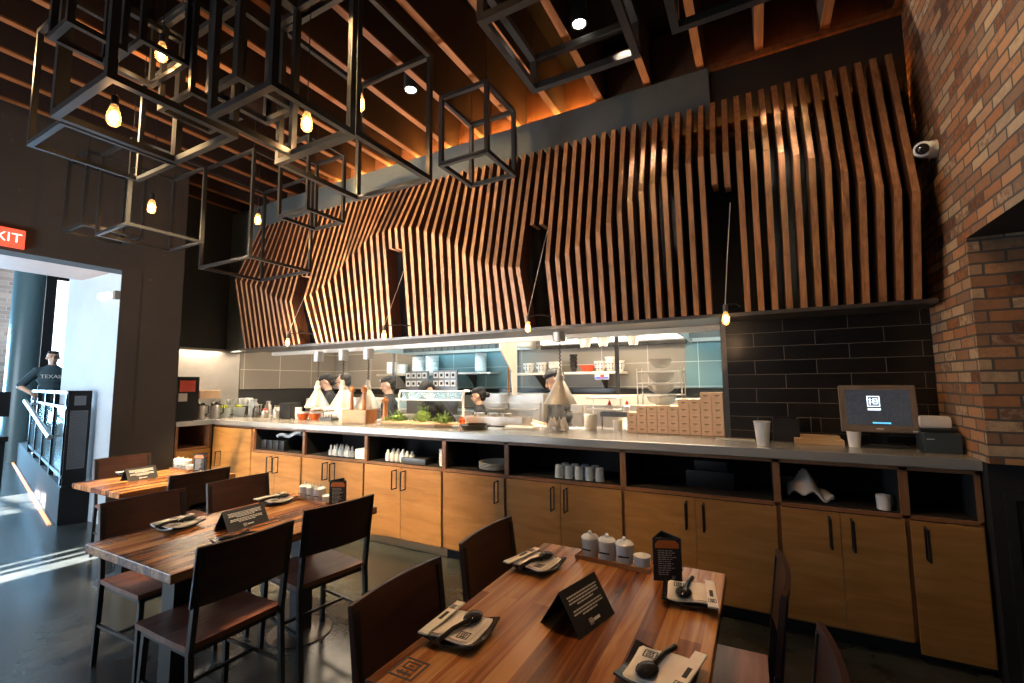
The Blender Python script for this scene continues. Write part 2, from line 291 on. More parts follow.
    def grid(s, fn, nu, nv, th=0, mi=0):
        """surface fn(u,v)->Vector, optional thickness along -normal (closed slab)"""
        P = [[Vector(fn(i/nu, j/nv)) for j in range(nv+1)] for i in range(nu+1)]; W = nv+1
        top = [P[i][j] for i in range(nu+1) for j in range(nv+1)]
        fs = [(i*W+j, (i+1)*W+j, (i+1)*W+j+1, i*W+j+1) for i in range(nu) for j in range(nv)]
        if not th: return s.add(top, fs, mi)
        bot = []
        for i in range(nu+1):
            for j in range(nv+1):
                a = P[min(i+1,nu)][j]-P[max(i-1,0)][j]; b = P[i][min(j+1,nv)]-P[i][max(j-1,0)]; bot.append(P[i][j]-a.cross(b).normalized()*th)
        o = len(top); fs2 = fs + [tuple(o+k for k in reversed(f)) for f in fs]
        ring = [i*W for i in range(nu+1)] + [nu*W+j for j in range(1, W)] + [i*W+nv for i in range(nu-1, -1, -1)] + [j for j in range(nv-1, 0, -1)]
        for a, b in zip(ring, ring[1:]+ring[:1]): fs2.append((b, a, o+a, o+b))
        return s.add(top+bot, fs2, mi)
    def text(s, st, size, M, mi=0, ext=0.0008, align='CENTER'):
        cu = bpy.data.curves.new('t', 'FONT'); cu.body = st; cu.size = size; cu.extrude = ext; cu.align_x = align; cu.align_y = 'CENTER'
        o = bpy.data.objects.new('t', cu); C.objects.link(o); dg = bpy.context.evaluated_depsgraph_get()
        me = bpy.data.meshes.new_from_object(o.evaluated_get(dg)); vs = [M @ v.co for v in me.vertices]; fs = [tuple(p.vertices) for p in me.polygons]
        bpy.data.objects.remove(o); bpy.data.curves.remove(cu); bpy.data.meshes.remove(me)
        return s.add(vs, fs, mi)
    def build(s, name, mats, parent=None, smooth=False, loc=None):
        me = bpy.data.meshes.new(name); me.from_pydata(s.v, [], s.f)
        for mt in (mats if isinstance(mats, (list, tuple)) else [mats]): me.materials.append(mt)
        me.polygons.foreach_set('material_index', s.m); 
        if smooth: me.polygons.foreach_set('use_smooth', [True]*len(s.f))
        me.update(); bm = bmesh.new(); bm.from_mesh(me); bmesh.ops.recalc_face_normals(bm, faces=bm.faces); bm.to_mesh(me); bm.free()
        if smooth:
            try: me.set_sharp_from_angle(angle=R(40))
            except Exception: pass
        o = bpy.data.objects.new(name, me); C.objects.link(o)
        if parent: o.parent = parent
        if loc: o.location = loc
        return o
def thing(name, label, cat, loc=(0,0,0), rz=0, group=None):
    o = bpy.data.objects.new(name, None); C.objects.link(o); o.location = loc; o.rotation_euler = (0, 0, rz); o.empty_display_size = 0.05
    return tag(o, label, cat, group)
def tag(o, label, cat, group=None):
    if not 4 <= len(label.split()) <= 16 and label != 'x': print('LABEL', len(label.split()), label)
    o['label'] = label; o['category'] = cat
    if group: o['group'] = group
    return o
def struct(o): o['kind'] = 'structure'; return o
def copy_tree(o, parent=None):
    c = o.copy(); C.objects.link(c); c.parent = parent
    for ch in list(o.children): copy_tree(ch, c)
    return c
def inst(proto, used, loc, rz=0, label=None, group=None):
    """first call uses the proto itself, later calls copy it"""
    if used.get(proto.name): o = copy_tree(proto)
    else: used[proto.name] = True; o = proto
    o.location = loc; o.rotation_euler = (0, 0, rz)
    if label: tag(o, label, o['category'])
    if group: o['group'] = group
    return o
used = {}
ORD = ['', 'first', 'second', 'third', 'fourth', 'fifth', 'sixth', 'seventh', 'eighth', 'ninth', 'tenth', 'eleventh', 'twelfth']
def TM(loc, rx=0, ry=0, rz=0): return Matrix.Translation(loc) @ Matrix.Rotation(rz, 4, 'Z') @ Matrix.Rotation(ry, 4, 'Y') @ Matrix.Rotation(rx, 4, 'X')

# ================================================================== SETTING
XR = 1.05; XL = -6.2; YB = 3.98
struct(MB().box(-19, 3.2, -3.3, 7.2, -0.1, 0).build('floor', M_floor))
cl = struct(MB().box(XL-0.75, 3.2, -3.3, 7.2, 4.75, 4.9).build('ceiling', M_deck))
jx = 0.62 - 0.02
k = 0
for i in range(19):
    x = 1.03 - i*0.438
    if x < -6.9: break
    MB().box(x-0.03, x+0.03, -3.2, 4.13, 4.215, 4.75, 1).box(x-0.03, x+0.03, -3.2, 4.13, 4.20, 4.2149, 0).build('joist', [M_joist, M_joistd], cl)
# bulkhead above slats
struct(MB().box(-6.95, -0.22, 3.93, 4.12, 2.04, 4.17).build('wall_bulkhead', M_bulk))
struct(MB().box(-0.22, XR, 3.99, 4.12, 2.04, 4.22).build('wall_bulkhead_right', M_black))
tr = struct(MB().box(-0.22, XR, 3.955, 4.12, 4.16, 4.205).build('trim_1', M_joist))
struct(MB().box(-6.95, XR, 4.131, 4.2, 4.0, 4.75).build('wall_cove', wood('cove_wood', [(0.10, 0.040, 0.016), (0.16, 0.065, 0.026)], (20, 4, 4), 0.7)))
cove = tag(MB().box(-5.0, -1.3, 4.03, 4.06, 4.171, 4.179).build('cove_light_strip', M_led_y), 'amber light strip hidden behind the grey bulkhead at the joist ends', 'light')
cove2 = tag(MB().box(-0.2, 0.9, 4.06, 4.08, 4.221, 4.226).build('cove_light_strip', simple('led_strip_dim', (1, .4, .1), .5, emit=(1.0, 0.28, 0.05), es=5)), 'dim amber light strip above the black bulkhead near the brick wall', 'light')
# tiled wall at the counter's back, right of the opening
struct(MB().box(-0.2, XR, YB, YB+0.14, 0, 2.06).build('wall_tiled', M_tile_dark))
struct(MB().box(-0.235, -0.195, YB-0.005, YB+0.15, 1.12, 2.04).build('trim_3', M_steel_d))
# right brick wall: upper part continuous, pier at the far end, black base
bk = MB()
bk.box(XR, XR+0.55, 3.30, 4.12, 1.112, 2.318)
bk.box(XR, XR+0.25, -3.2, 4.6, 2.318, 4.75)
wr = struct(bk.build('wall_right', M_brick_x))
me = wr.data; me.materials.append(M_brick_y); me.materials.append(M_black)
for p in me.polygons:
    if abs(p.normal.y) > 0.9: p.material_index = 1
    elif p.normal.z < -0.9: p.material_index = 2
struct(MB().box(XR, XR+1.2, 3.33, 4.12, 0, 1.112).build('wall_right_base', M_black))
struct(MB().box(XR+0.05, XR+0.09, 3.318, 3.33, 0, 0.96).box(XR+0.09, XR+1.1, 3.318, 3.33, 0.93, 0.96).build('trim_4', M_steel_d))
struct(MB().box(2.6, 2.7, -3.2, 4.1, 0, 2.4).build('wall_right_recess', M_black))
struct(MB().box(1.6, 2.6, 3.5, 4.1, 1.112, 2.4).build('wall_right_recess_back', M_black))
struct(MB().box(XR+0.25, 2.7, -3.2, 4.1, 2.4, 2.5).build('ceiling_recess', M_black))
# left wall with the doorway
pl = MB()
pl.box(-6.45, XL, 2.5, 2.95, 0, 4.75)
pl.box(-6.45, XL, -3.2, 2.5, 2.85, 4.75)
struct(pl.build('wall_left', M_plaster))
struct(MB().box(-6.205, XL+0.004, 2.33, 2.52, 0, 2.87).build('wall_left_edge', M_plaster))
struct(MB().box(-8.0, -6.205, 2.45, 2.60, 0, 5.2).build('wall_entrance', M_plaster_light))
struct(MB().box(-7.05, -6.95, 2.6, 6.1, 0, 4.75).build('wall_kitchen_left', M_dkwall))
struct(MB().box(-6.95, -6.35, 2.6, 2.95, 0, 4.75).build('wall_left_return', M_dkwall))
struct(MB().box(-6.95, -6.925, 4.14, 5.9, 1.50, 2.6).build('wall_kitchen_left_tile', M_tile_left))
# entrance hall
struct(MB().box(-7.6, -6.45, -3.2, 2.45, 2.92, 3.1).build('ceiling_entrance', M_foyerceil))
struct(MB().box(-19, -6.45, -3.2, 7, 5.2, 5.3).build('ceiling_entrance_high', M_foyerceil))
struct(MB().box(-7.62, -7.55, -3.2, 7, 3.1, 5.2).build('wall_entrance_upper', M_plaster_light))
struct(MB().box(-18.7, -18.5, -3.2, 7.1, 0, 5.2).build('wall_entrance_far', M_brick_far))
struct(MB().box(-19, -6.9, 7.0, 7.1, 0, 5.2).build('wall_entrance_back', M_dkwall))
# unseen front wall; slits shaped to cut the sun into streaks
fwm = MB(); gaps = [(-9.85, -9.12, 2.5, 3.05), (-9.02, -8.45, 2.5, 3.05), (-6.14, -6.08, 0.9, 2.66), (-5.96, -5.90, 0.9, 2.66), (-5.82, -5.62, 0.9, 2.66)]
xs = [-19.0] + [v for g in gaps for v in g[:2]] + [3.2]
for i in range(0, len(xs), 2): fwm.box(xs[i], xs[i+1], -3.3, -3.2, 0, 5.3)
for g in gaps: fwm.box(g[0], g[1], -3.3, -3.2, 0, g[2]); fwm.box(g[0], g[1], -3.3, -3.2, g[3], 5.3)
fwm.box(-9.85, -8.45, -3.28, -3.22, 2.76, 2.80)
struct(fwm.build('wall_front', M_dkwall))
# kitchen shell
YK = 5.9
struct(MB().box(-7.0, 1.2, YK, YK+0.1, 0, 2.7).build('wall_kitchen_back', M_tile_grey))
struct(MB().box(-7.0, 1.2, 4.12, YK, 2.62, 2.7).build('ceiling_kitchen', M_cream))
struct(MB().box(0.9, 1.0, 4.12, YK, 0, 2.7).build('wall_kitchen_right', M_cream))
struct(MB().box(-4.98, -3.05, YK-0.02, YK, 1.48, 2.5).build('wall_tile_hood_tint', M_tile_tint))
struct(MB().box(-0.75, 0.3, YK-0.02, YK, 1.48, 2.5).build('wall_tile_hood_tint_right', M_tile_tint))
# soffit under the slats and opening lip
struct(MB().box(-6.12, 1.0, 3.62, 4.12, 2.020, 2.045).build('trim_5', M_steel_d))
struct(MB().box(-6.12, -0.2, 4.10, 4.16, 1.975, 2.02).build('trim_6', M_cream))
# door frame piece, exit door header strip lit floor line
tag(MB().box(0.15, 7.0, 0.03, 0.065, 0.0, 0.008, 0, Matrix.Translation((-6.98, 2.20, 0)) @ Matrix.Rotation(math.atan2(0.92, -4.42), 4, 'Z')).build('floor_light_line', simple('floor_led', (1, 0.4, 0.15), 0.5, emit=(1.0, 0.33, 0.12), es=1.5)), 'thin orange light line in the entrance floor beside the railing', 'light')

# ================================================================== SLATTED FEATURE WALL
SL = [(-5.929,3.434,2.929,0),(-5.831,3.441,2.898,0),(-5.732,3.448,2.867,0),(-5.634,3.453,2.836,0),(-5.536,3.457,2.805,0),(-5.437,3.461,2.775,0),(-5.339,3.463,2.732,0),(-5.24,3.466,2.668,0),(-5.142,3.467,2.625,0),(-5.044,3.466,2.591,0),(-4.945,3.463,2.564,0),(-4.847,3.459,2.54,0),(-4.743,3.445,2.544,2.855),(-4.639,3.43,2.548,2.839),(-4.535,3.414,2.551,0),(-4.446,3.424,2.581,0),(-4.357,3.433,2.616,0),(-4.269,3.441,2.659,0),(-4.18,3.448,2.709,0),(-4.091,3.453,2.762,0),(-4.002,3.457,2.842,0),(-3.914,3.459,2.928,0),(-3.825,3.461,2.981,0),(-3.736,3.462,3.029,0),(-3.647,3.462,3.08,0),(-3.559,3.461,3.13,0),(-3.47,3.459,3.14,0),(-3.381,3.456,3.149,0),(-3.295,3.458,3.158,2.964),(-3.208,3.458,3.164,2.951),(-3.122,3.458,3.159,0),(-3.032,3.472,3.142,0),(-2.941,3.484,3.122,0),(-2.851,3.495,3.08,0),(-2.761,3.503,3.042,0),(-2.671,3.51,3.011,0),(-2.58,3.514,2.96,0),(-2.49,3.516,2.879,0),(-2.4,3.516,2.797,0),(-2.31,3.512,2.736,0),(-2.219,3.505,2.688,0),(-2.129,3.494,2.648,0),(-2.039,3.48,2.615,0),(-1.949,3.462,2.587,0),(-1.858,3.439,2.57,0),(-1.768,3.412,2.553,0),(-1.684,3.434,2.564,2.953),(-1.599,3.453,2.575,2.944),(-1.515,3.471,2.585,0),(-1.427,3.479,2.603,0),(-1.338,3.483,2.628,0),(-1.25,3.488,2.677,0),(-1.161,3.492,2.726,0),(-1.073,3.496,2.769,0),(-0.984,3.5,2.834,0),(-0.896,3.5,2.914,0),(-0.808,3.5,2.983,0),(-0.719,3.5,3.038,0),(-0.631,3.5,3.082,0),(-0.542,3.5,3.12,0),(-0.454,3.497,3.151,0),(-0.365,3.492,3.181,0),(-0.277,3.487,3.204,0),(-0.193,3.482,3.204,2.983),(-0.109,3.477,3.194,2.962),(-0.025,3.472,3.18,0),(0.059,3.468,3.161,0),(0.143,3.464,3.13,0),(0.228,3.461,3.096,0),(0.312,3.458,3.056,0),(0.396,3.454,3.009,0),(0.48,3.451,2.95,0),(0.564,3.45,2.869,0),(0.648,3.45,2.785,0),(0.733,3.45,2.735,0),(0.817,3.45,2.691,0),(0.901,3.45,2.669,0)]
fw_ = thing('slatted_wall_panel', 'wide folded screen of vertical brown wooden slats hanging above the open kitchen', 'wall panel', (-2.6, 3.95, 2.05))
def slat(x, yb, zb, cut):
    yb0, zb0, yt, zt, D, hw = 3.60, 2.045, 3.75, 3.75, 0.15, 0.019
    pr = [(yb0, zb0), (yb, zb), (yt, zt)]
    if cut:
        if cut > zb: pr = [(yb + (yt-yb)*(cut-zb)/(zt-zb), cut), (yt, zt)]
        else: pr = [(yb0 + (yb-yb0)*(cut-zb0)/(zb-zb0), cut), (yb, zb), (yt, zt)]
    poly = [(y, z) for y, z in pr] + [(y+D, z) for y, z in reversed(pr)]
    M = Matrix(((0, 0, 1, x-hw+2.6), (1, 0, 0, -3.95), (0, 1, 0, -2.05), (0, 0, 0, 1)))
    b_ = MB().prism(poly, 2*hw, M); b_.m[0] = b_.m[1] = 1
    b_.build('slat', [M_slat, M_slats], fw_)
for a in SL: slat(*a)
MB().box(-3.36, 3.62, -0.021, -0.018, 0.0, 1.55).build('backing_board', M_black, fw_)
MB().box(-3.36, 3.6, -0.048, -0.028, 1.50, 1.58).build('ledger', M_joist, fw_)
led = MB().box(-3.3, 3.55, -0.0265, -0.0235, 1.560, 1.576).build('light_strip', M_led, fw_)

# ================================================================== CABINETS, COUNTER
dv = [-6.18, -5.364, -4.449, -3.506, -2.535, -1.885, -0.901, 0.083, 0.714, 1.04]
def handle(x, z0, z1, par):
    m_ = MB(); y = 3.312
    m_.tube([(x, 3.38, z0), (x, y, z0), (x, y, z1), (x, 3.38, z1)], 0.0065, 6); m_.bbox(x-.005, x+.005, 3.374, 3.378, z0, z1, .002)
    m_.build('handle', M_blkmetal, par, True)
CAB = [
 ('corner', 'tall wooden corner cabinet door at the left end of the counter'),
 ('pair', 'wooden counter cabinet with black tub and white cloths on its shelf'),
 ('pair', 'wooden counter cabinet with glass cruets crowded on its shelf'),
 ('pair', 'wooden counter cabinet with sauce bottles and white cup stack on its shelf'),
 ('single_r', 'narrow wooden counter cabinet with a stack of white plates on its shelf'),
 ('pair', 'wooden counter cabinet with upturned glasses on its shelf'),
 ('pair', 'wooden counter cabinet with an almost empty dark shelf holding a black rack'),
 ('pair', 'wooden counter cabinet below the screen with crumpled towel and white cup'),
 ('single_l', 'narrow dark wooden cabinet at the right end beside the brick wall')]
dvs = dv[:8] + [0.714, 1.04]
for i, (kind, lab) in enumerate(CAB):
    x0, x1 = dvs[i], dvs[i+1]
    cb = thing('counter_cabinet', lab, 'cabinet', (0, 0, 0), 0, 'cabinets under the kitchen counter')
    t = 0.02; b = MB()
    b.box(x0, x0+t, 3.4, 3.96, 0.09, 1.055); b.box(x1-t, x1, 3.4, 3.96, 0.09, 1.055)
    b.box(x0, x1, 3.4, 3.96, 1.035, 1.055)
    b.box(x0, x1, 3.4, 3.96, 0.09, 0.11)
    if kind != 'corner': b.box(x0, x1, 3.4, 3.96, 0.765, 0.785)
    b.build('body', M_cabf, cb)
    MB().box(x0+t, x1-t, 3.92, 3.95, 0.11, 1.035).build('back_panel', M_black, cb)
    MB().box(x0, x1, 3.46, 3.50, 0, 0.09).build('plinth', M_light_wood if i < 4 else M_black, cb)
    if kind != 'corner': MB().box(x0+t, x1-t, 3.425, 3.918, 0.7855, 0.788).box(x0+t, x0+t+.002, 3.425, 3.918, .788, 1.03).box(x1-t-.002, x1-t, 3.425, 3.918, .788, 1.03).build('shelf_lining', M_black, cb)
    zt = 1.03 if kind == 'corner' else 0.76
    g = 0.003
    if kind == 'pair':
        xm = (x0+x1)/2
        for (a, c, hx) in ((x0+t*0.6, xm-g/2, xm-0.055), (xm+g/2, x1-t*0.6, xm+0.055)):
            d = MB().bbox(a, c, 3.378, 3.398, 0.105, zt, 0.002).build('door', M_cab, cb); handle(hx, 0.565, 0.735, d)
    else:
        d = MB().bbox(x0+t*0.6, x1-t*0.6, 3.378, 3.398, 0.105 if i < 8 else 0.05, zt, 0.002).build('door', M_cab, cb)
        hx = {'corner': x0+0.20, 'single_r': x1-0.07, 'single_l': x0+0.07}[kind]; handle(hx, 0.565, 0.735, d)
# return cabinet along the left wall
cb = thing('counter_cabinet', 'dark cabinet of the short counter return half hidden behind the plaster pillar', 'cabinet', (0, 0, 0), 0, 'cabinets under the kitchen counter')
MB().box(-6.93, -6.22, 2.97, 3.0, 0.09, 1.055).box(-6.93, -6.22, 3.36, 3.39, 0.09, 1.055).box(-6.93, -6.22, 2.97, 3.39, 0.09, 0.11).box(-6.93, -6.22, 2.97, 3.39, 0.765, 0.785).build('body', M_cabf, cb)
d = MB().bbox(-6.215, -6.20, 2.98, 3.37, 0.105, 0.76, 0.002).build('door', M_cab, cb)
ct = MB(); ct.bbox(-6.21, XR-0.003, 3.375, 3.972, 1.06, 1.12, 0.004); ct.bbox(-6.93, -0.24, 3.90, 4.30, 1.06, 1.1199, 0.004); ct.bbox(-6.93, -6.19, 2.96, 3.95, 1.0601, 1.1198, 0.004)
tag(ct.build('countertop', M_steel_top), 'long brushed steel countertop running along the open kitchen', 'countertop')
tag(MB().box(-6.9, -0.24, 4.24, 4.26, 0, 1.055).build('counter_back_panel', M_steel), 'steel panel closing the kitchen side of the counter', 'panel')

# ================================================================== CAGES AND BULBS
def cage(x0, x1, y0, y1, z0, z1, lab, t=0.036, mid=None, wires=True):
    cx, cy = (x0+x1)/2, (y0+y1)/2
    o = thing('box_chandelier', lab, 'hanging frame', (cx, cy, z0), 0, 'open black steel box frames under the joists')
    m_ = MB(); X = [x0-cx, x1-cx]; Y = [y0-cy, y1-cy]; H = z1-z0; h_ = t/2
    for z in (h_, H-h_):
        for x in X: m_.box(x-h_, x+h_, Y[0]-h_, Y[1]+h_, z-h_, z+h_)
        for y in Y: m_.box(X[0]+h_, X[1]-h_, y-h_, y+h_, z-h_, z+h_)
    for x in X:
        for y in Y: m_.box(x-h_, x+h_, y-h_, y+h_, h_*2, H-2*h_)
    m_.build('frame', M_cage, o)
    for (x, y) in ((X[0], Y[1]), (X[1], Y[0])):
        MB().tube([(x, y, H), (x, y, 4.75-z0)], 0.0025, 5).build('hanging_wire', M_blkmetal, o)
    return o
cage(-2.34, -1.87, 3.08, 3.56, 3.45, 4.10, 'small open black cube frame hanging before the slats, right of centre')
cage(-2.62, -2.08, 1.34, 1.84, 3.05, 4.12, 'thick-looking black frame nearest above the left table')
cage(-2.89, -2.13, 1.93, 2.65, 3.10, 4.14, 'broad black frame in the middle, its corner pointing at the slats')
cage(-5.87, -5.45, 1.73, 2.19, 3.05, 3.79, 'narrow black frame hanging furthest left, beside the exit sign', 0.026)
cage(-5.25, -4.68, 1.77, 2.36, 2.93, 3.71, 'black frame around the bulb in front of the plaster pillar', 0.026)
cage(-5.40, -4.50, 2.73, 3.44, 2.85, 4.02, 'large lowest black frame holding a bulb before the left end of the slats', 0.030)
cage(-4.08, -3.66, 2.75, 3.17, 3.20, 3.95, 'small black frame hanging just right of the large lowest one', 0.030)
cage(-1.43, -0.63, 2.30, 3.08, 3.85, 4.14, 'shallow square black frame around the bright ceiling spotlight', 0.05)
cage(-0.35, 0.45, 2.20, 2.97, 3.85, 4.14, 'shallow black frame cut off by the top edge, right of the spotlight', 0.05)
cage(-3.60, -2.90, 0.98, 1.62, 3.15, 4.10, 'broad black frame at upper left with its bluish lit near bar', 0.040)
cage(-4.18, -3.66, 1.03, 1.63, 3.15, 3.98, 'black frame at upper left reaching out furthest over the doorway', 0.030)
cage(-3.65, -3.20, 1.22, 1.46, 3.65, 4.12, 'small high black frame around the brightest amber bulb', 0.030)
cage(-3.31, -3.08, 0.86, 1.09, 3.45, 4.12, 'slim black frame at the upper left corner of the cluster', 0.030)
cage(-3.54, -3.15, 1.48, 1.80, 3.45, 4.10, 'small black frame behind the upper left frames', 0.030)
cage(-2.97, -2.67, 1.50, 1.88, 3.40, 4.14, 'black frame half hidden behind the thick-looking one', 0.038)
bp = thing('pendant_bulb', 'x', 'light bulb', (0, 0, 0), 0, 'bare amber bulbs hanging in the frames')
def mk_bulb(par, L):
    MB().lathe([(0.004, 0.0), (0.022, 0.003), (0.033, 0.018), (0.036, 0.042), (0.032, 0.075), (0.023, 0.11), (0.017, 0.13)], n=18).build('bulb', M_bulbglass, par, True)
    bl = par.children[0]
    MB().ell((0, 0, 0.055), 0.022, 0.022, 0.038, 10, 7).build('filament', M_fil, bl, True)
    MB().lathe([(0.016, 0.128), (0.019, 0.13), (0.019, 0.185), (0.010, 0.195)], n=14).build('socket', M_blkmetal, par, True)
    MB().tube([(0, 0, 0.19), (0, 0, 0.19+L)], 0.004, 6).build('cord', M_blkmetal, par)
mk_bulb(bp, 0.75)
BL = [((-3.4, 1.406, 3.72), 'brightest amber bulb, topmost at upper left'), ((-3.3, 1.147, 3.10), 'amber bulb inside the broad upper left frame'),
      ((-2.5, 1.854, 3.20), 'amber bulb in the middle frame, left of the slat wall top'), ((-4.95, 2.05, 3.18), 'amber bulb hanging in front of the plaster pillar'),
      ((-4.95, 3.08, 3.39), 'amber bulb inside the large lowest frame'), ((-2.42, 2.22, 3.52), 'amber bulb mostly hidden behind a thick frame post')]
for p, lab in BL:
    inst(bp, used, p, 0, lab)
    l = bpy.data.lights.new('bulb_glow', 'POINT'); l.energy = 4; l.color = (1.0, 0.52, 0.2); l.shadow_soft_size = 0.03
    o = bpy.data.objects.new('bulb_glow', l); C.objects.link(o); o.location = (p[0], p[1], p[2]-0.05)
NB = [(-4.62, 3.28, 1.99, 'x'), (-3.17, 3.28, 1.985, 'x'), (-1.61, 3.28, 1.96, 'x'), (-0.155, 3.28, 1.92, 'x')]
NL = ['bulb hanging at the leftmost gap in the slats', 'bulb hanging by the second gap, over the middle heat lamps', 'bulb hanging by the third gap, over the shelf of bowls', 'bulb hanging in the dark gap above the tiled wall']
for (x, y, z, _), lab in zip(NB, NL):
    o = thing('pendant_bulb', lab, 'light bulb', (x, y, z), 0, 'bare bulbs hanging at the gaps in the slats')
    MB().lathe([(0.004, 0.0), (0.016, 0.006), (0.024, 0.03), (0.024, 0.05), (0.016, 0.075), (0.012, 0.09)], n=14).build('bulb', M_bulbglass, o, True)
    MB().ell((0, 0, 0.04), 0.013, 0.013, 0.026, 10, 7).build('filament', M_fil, o.children[0], True)
    MB().lathe([(0.012, 0.088), (0.015, 0.09), (0.015, 0.135), (0.008, 0.14)], n=10).build('socket', M_steel_d, o, True)
    MB().tube([(0, 0, 0.138), (0.02, 0.12, 0.45), (0.055, 0.30, 0.93)], 0.003, 5).build('cord', M_cream, o)
    MB().tube([(-0.005, 0.0, 0.137), (0.06, 0.15, 0.16), (0.08, 0.33, 0.165)], 0.006, 5).build('bracket', M_blkmetal, o)
    l = bpy.data.lights.new('bulb_glow', 'POINT'); l.energy = 2.0; l.color = (1.0, 0.6, 0.3); l.shadow_soft_size = 0.02
    q = bpy.data.objects.new('bulb_glow', l); C.objects.link(q); q.location = (x, y-0.06, z-0.04)
# ceiling spots
sp = thing('ceiling_spotlight', 'x', 'spotlight', (0, 0, 0), 0, 'black can spotlights between the joists')
MB().lathe([(0.050, 0.03), (0.052, 0.0), (0.06, -0.002), (0.06, 0.16), (0.03, 0.19), (0.001, 0.19)], n=20, cap=False).build('can', M_black, sp, True)
MB().lathe([(0.001, 0.004), (0.046, 0.004), (0.046, 0.012), (0.001, 0.012)], n=20).build('lamp_face', M_lampemit, sp)
for p, lab in [((-1.03, 3.03, 4.22), 'bright ceiling spotlight inside the shallow square frame'), ((-2.62, 2.99, 4.20), 'ceiling spotlight left of the small cube frame'),
               ((-3.55, 3.25, 4.24), 'dim ceiling spotlight seen behind the middle frames'), ((-4.0, 2.35, 4.24), 'small distant ceiling spotlight at upper left')]:
    inst(sp, used, p, 0, lab)
for o in bpy.data.objects:
    if o.name.startswith('ceiling_spotlight') and o.location.x < -3.3: o.rotation_euler = (0.9, 0, 0.6)

# ================================================================== EXIT SIGN, DOME CAMERA
ex = thing('exit_sign', 'red illuminated exit sign above the doorway at the left edge', 'sign', (-6.19, 1.36, 2.88))
MB().bbox(0, 0.03, -0.19, 0.185, 0, 0.18, 0.004).build('sign_box', M_exit, ex)
MB().text('EXIT', 0.125, Matrix.Translation((0.034, 0.035, 0.088)) @ Matrix.Rotation(PI/2, 4, 'Z') @ Matrix.Rotation(PI/2, 4, 'X')).build('lettering', M_exitw, ex)
dc = thing('security_camera', 'white dome security camera on the brick wall', 'camera', (XR, 3.60, 2.97))
MB().lathe([(0.055, 0), (0.055, 0.03), (0.045, 0.045), (0.01, 0.05)], M=TM((0, 0, 0), ry=-PI/2), n=20).build('base', M_white, dc, True)
MB().tube([(-0.03, 0, 0.0), (-0.065, -0.02, -0.005), (-0.085, -0.085, -0.02)], [0.045, 0.050, 0.046], 16).build('housing', M_white, dc, True)
MB().ell((-0.088, -0.095, -0.023), 0.034, 0.028, 0.034).build('lens', M_blackgl, dc, True)

# ================================================================== TABLES AND CHAIRS
def logo(mb, M, s, mi=0, h=0.0006):
    """square brush-stroke emblem"""
    def r(x0, x1, y0, y1): mb.box(x0*s, x1*s, y0*s, y1*s, 0, h, mi, M)
    r(-.5, .5, .42, .5); r(-.5, .5, -.5, -.42); r(-.5, -.42, -.42, .42); r(.42, .5, -.42, .42)
    r(-.30, -.20, -.3, .3); r(-.36, -.12, .12, .19); r(-.36, -.12, -.10, -.03); r(-.05, .33, .2, .27); r(-.05, .33, -.27, -.2); r(-.05, .02, -.2, .2); r(.26, .33, -.2, .2); r(.10, .17, -.1, .1)
def table(cx, cy, lab, with_logo=True, hl_=0.59):
    t = thing('dining_table', lab, 'table', (cx, cy, 0))
    MB().bbox(-0.41, 0.41, -hl_, hl_, 0.718, 0.76, 0.004).build('tabletop', M_table, t)
    if with_logo:
        lg = MB(); logo(lg, TM((-0.335, -hl_+0.09, 0.7601), rz=PI/2), 0.085)
        lg.build('burnt_mark', M_inkd, t)
    for y in (-hl_+0.23, hl_-0.23):
        MB().box(-0.055, 0.055, y-0.04, y+0.04, 0.02, 0.70).box(-0.28, 0.28, y-0.035, y+0.035, 0.70, 0.718).build('post', M_blkmetal, t)
        MB().lathe([(0.001, 0), (0.19, 0.0), (0.19, 0.008), (0.06, 0.024), (0.001, 0.024)], c=(0, y, 0), n=28).build('base_plate', M_steel_d, t, True)
    return t
table(-0.56, 1.545, 'walnut dining table nearest the camera, set for four')
table(-2.62, 1.66, 'long walnut dining table in the left foreground with chairs on both sides')
table(-4.62, 2.09, 'small wooden table farthest left beside the plaster pillar', hl_=0.43)
ch = thing('dining_chair', 'x', 'chair', (0, 0, 0), 0, 'dark wooden chairs with black metal legs')
def backfn(u, v):
    y = -0.225 + 0.45*u; z = 0.63 + 0.25*v
    return (-0.215 - 0.055*(z-0.46)/0.42 - 0.022*(1-(2*u-1)**2), y, z)
def seatfn(u, v):
    x = -0.205 + 0.43*u; y = -0.215 + 0.43*v
    return (x, y, 0.472 - 0.010*math.exp(-((x+0.02)**2+(abs(y)-0.09)**2)/0.012))
MB().grid(seatfn, 12, 12, th=0.024).build('seat', M_seat, ch, True)
MB().grid(lambda u, v: backfn(1-u, v), 12, 3, th=0.016).build('backrest', M_back, ch, True)
fr = MB(); fr.box(-0.19, 0.20, -0.20, -0.175, 0.42, 0.447); fr.box(-0.19, 0.20, 0.175, 0.20, 0.42, 0.447); fr.box(0.175, 0.20, -0.175, 0.175, 0.42, 0.447); fr.box(-0.19, -0.165, -0.175, 0.175, 0.42, 0.447)
fr.build('seat_frame', M_blkmetal, ch)
for s_ in (-1, 1):
    MB().bar((0.19, s_*0.185, 0.447), (0.205, s_*0.195, 0), 0.024).build('leg', M_blkmetal, ch)
    lg = MB(); lg.bar((-0.215, s_*0.205, 0.46), (-0.25, s_*0.205, 0), 0.024); lg.bar((-0.215, s_*0.205, 0.44), (-0.262, s_*0.205, 0.86), 0.024, 0.022); lg.build('leg', M_blkmetal, ch)
    MB().bar((0.198, s_*0.19, 0.22), (-0.232, s_*0.205, 0.22), 0.014).build('stretcher', M_blkmetal, ch)
MB().bar((-0.02, -0.197, 0.22), (-0.02, 0.197, 0.22), 0.014).build('stretcher', M_blkmetal, ch)
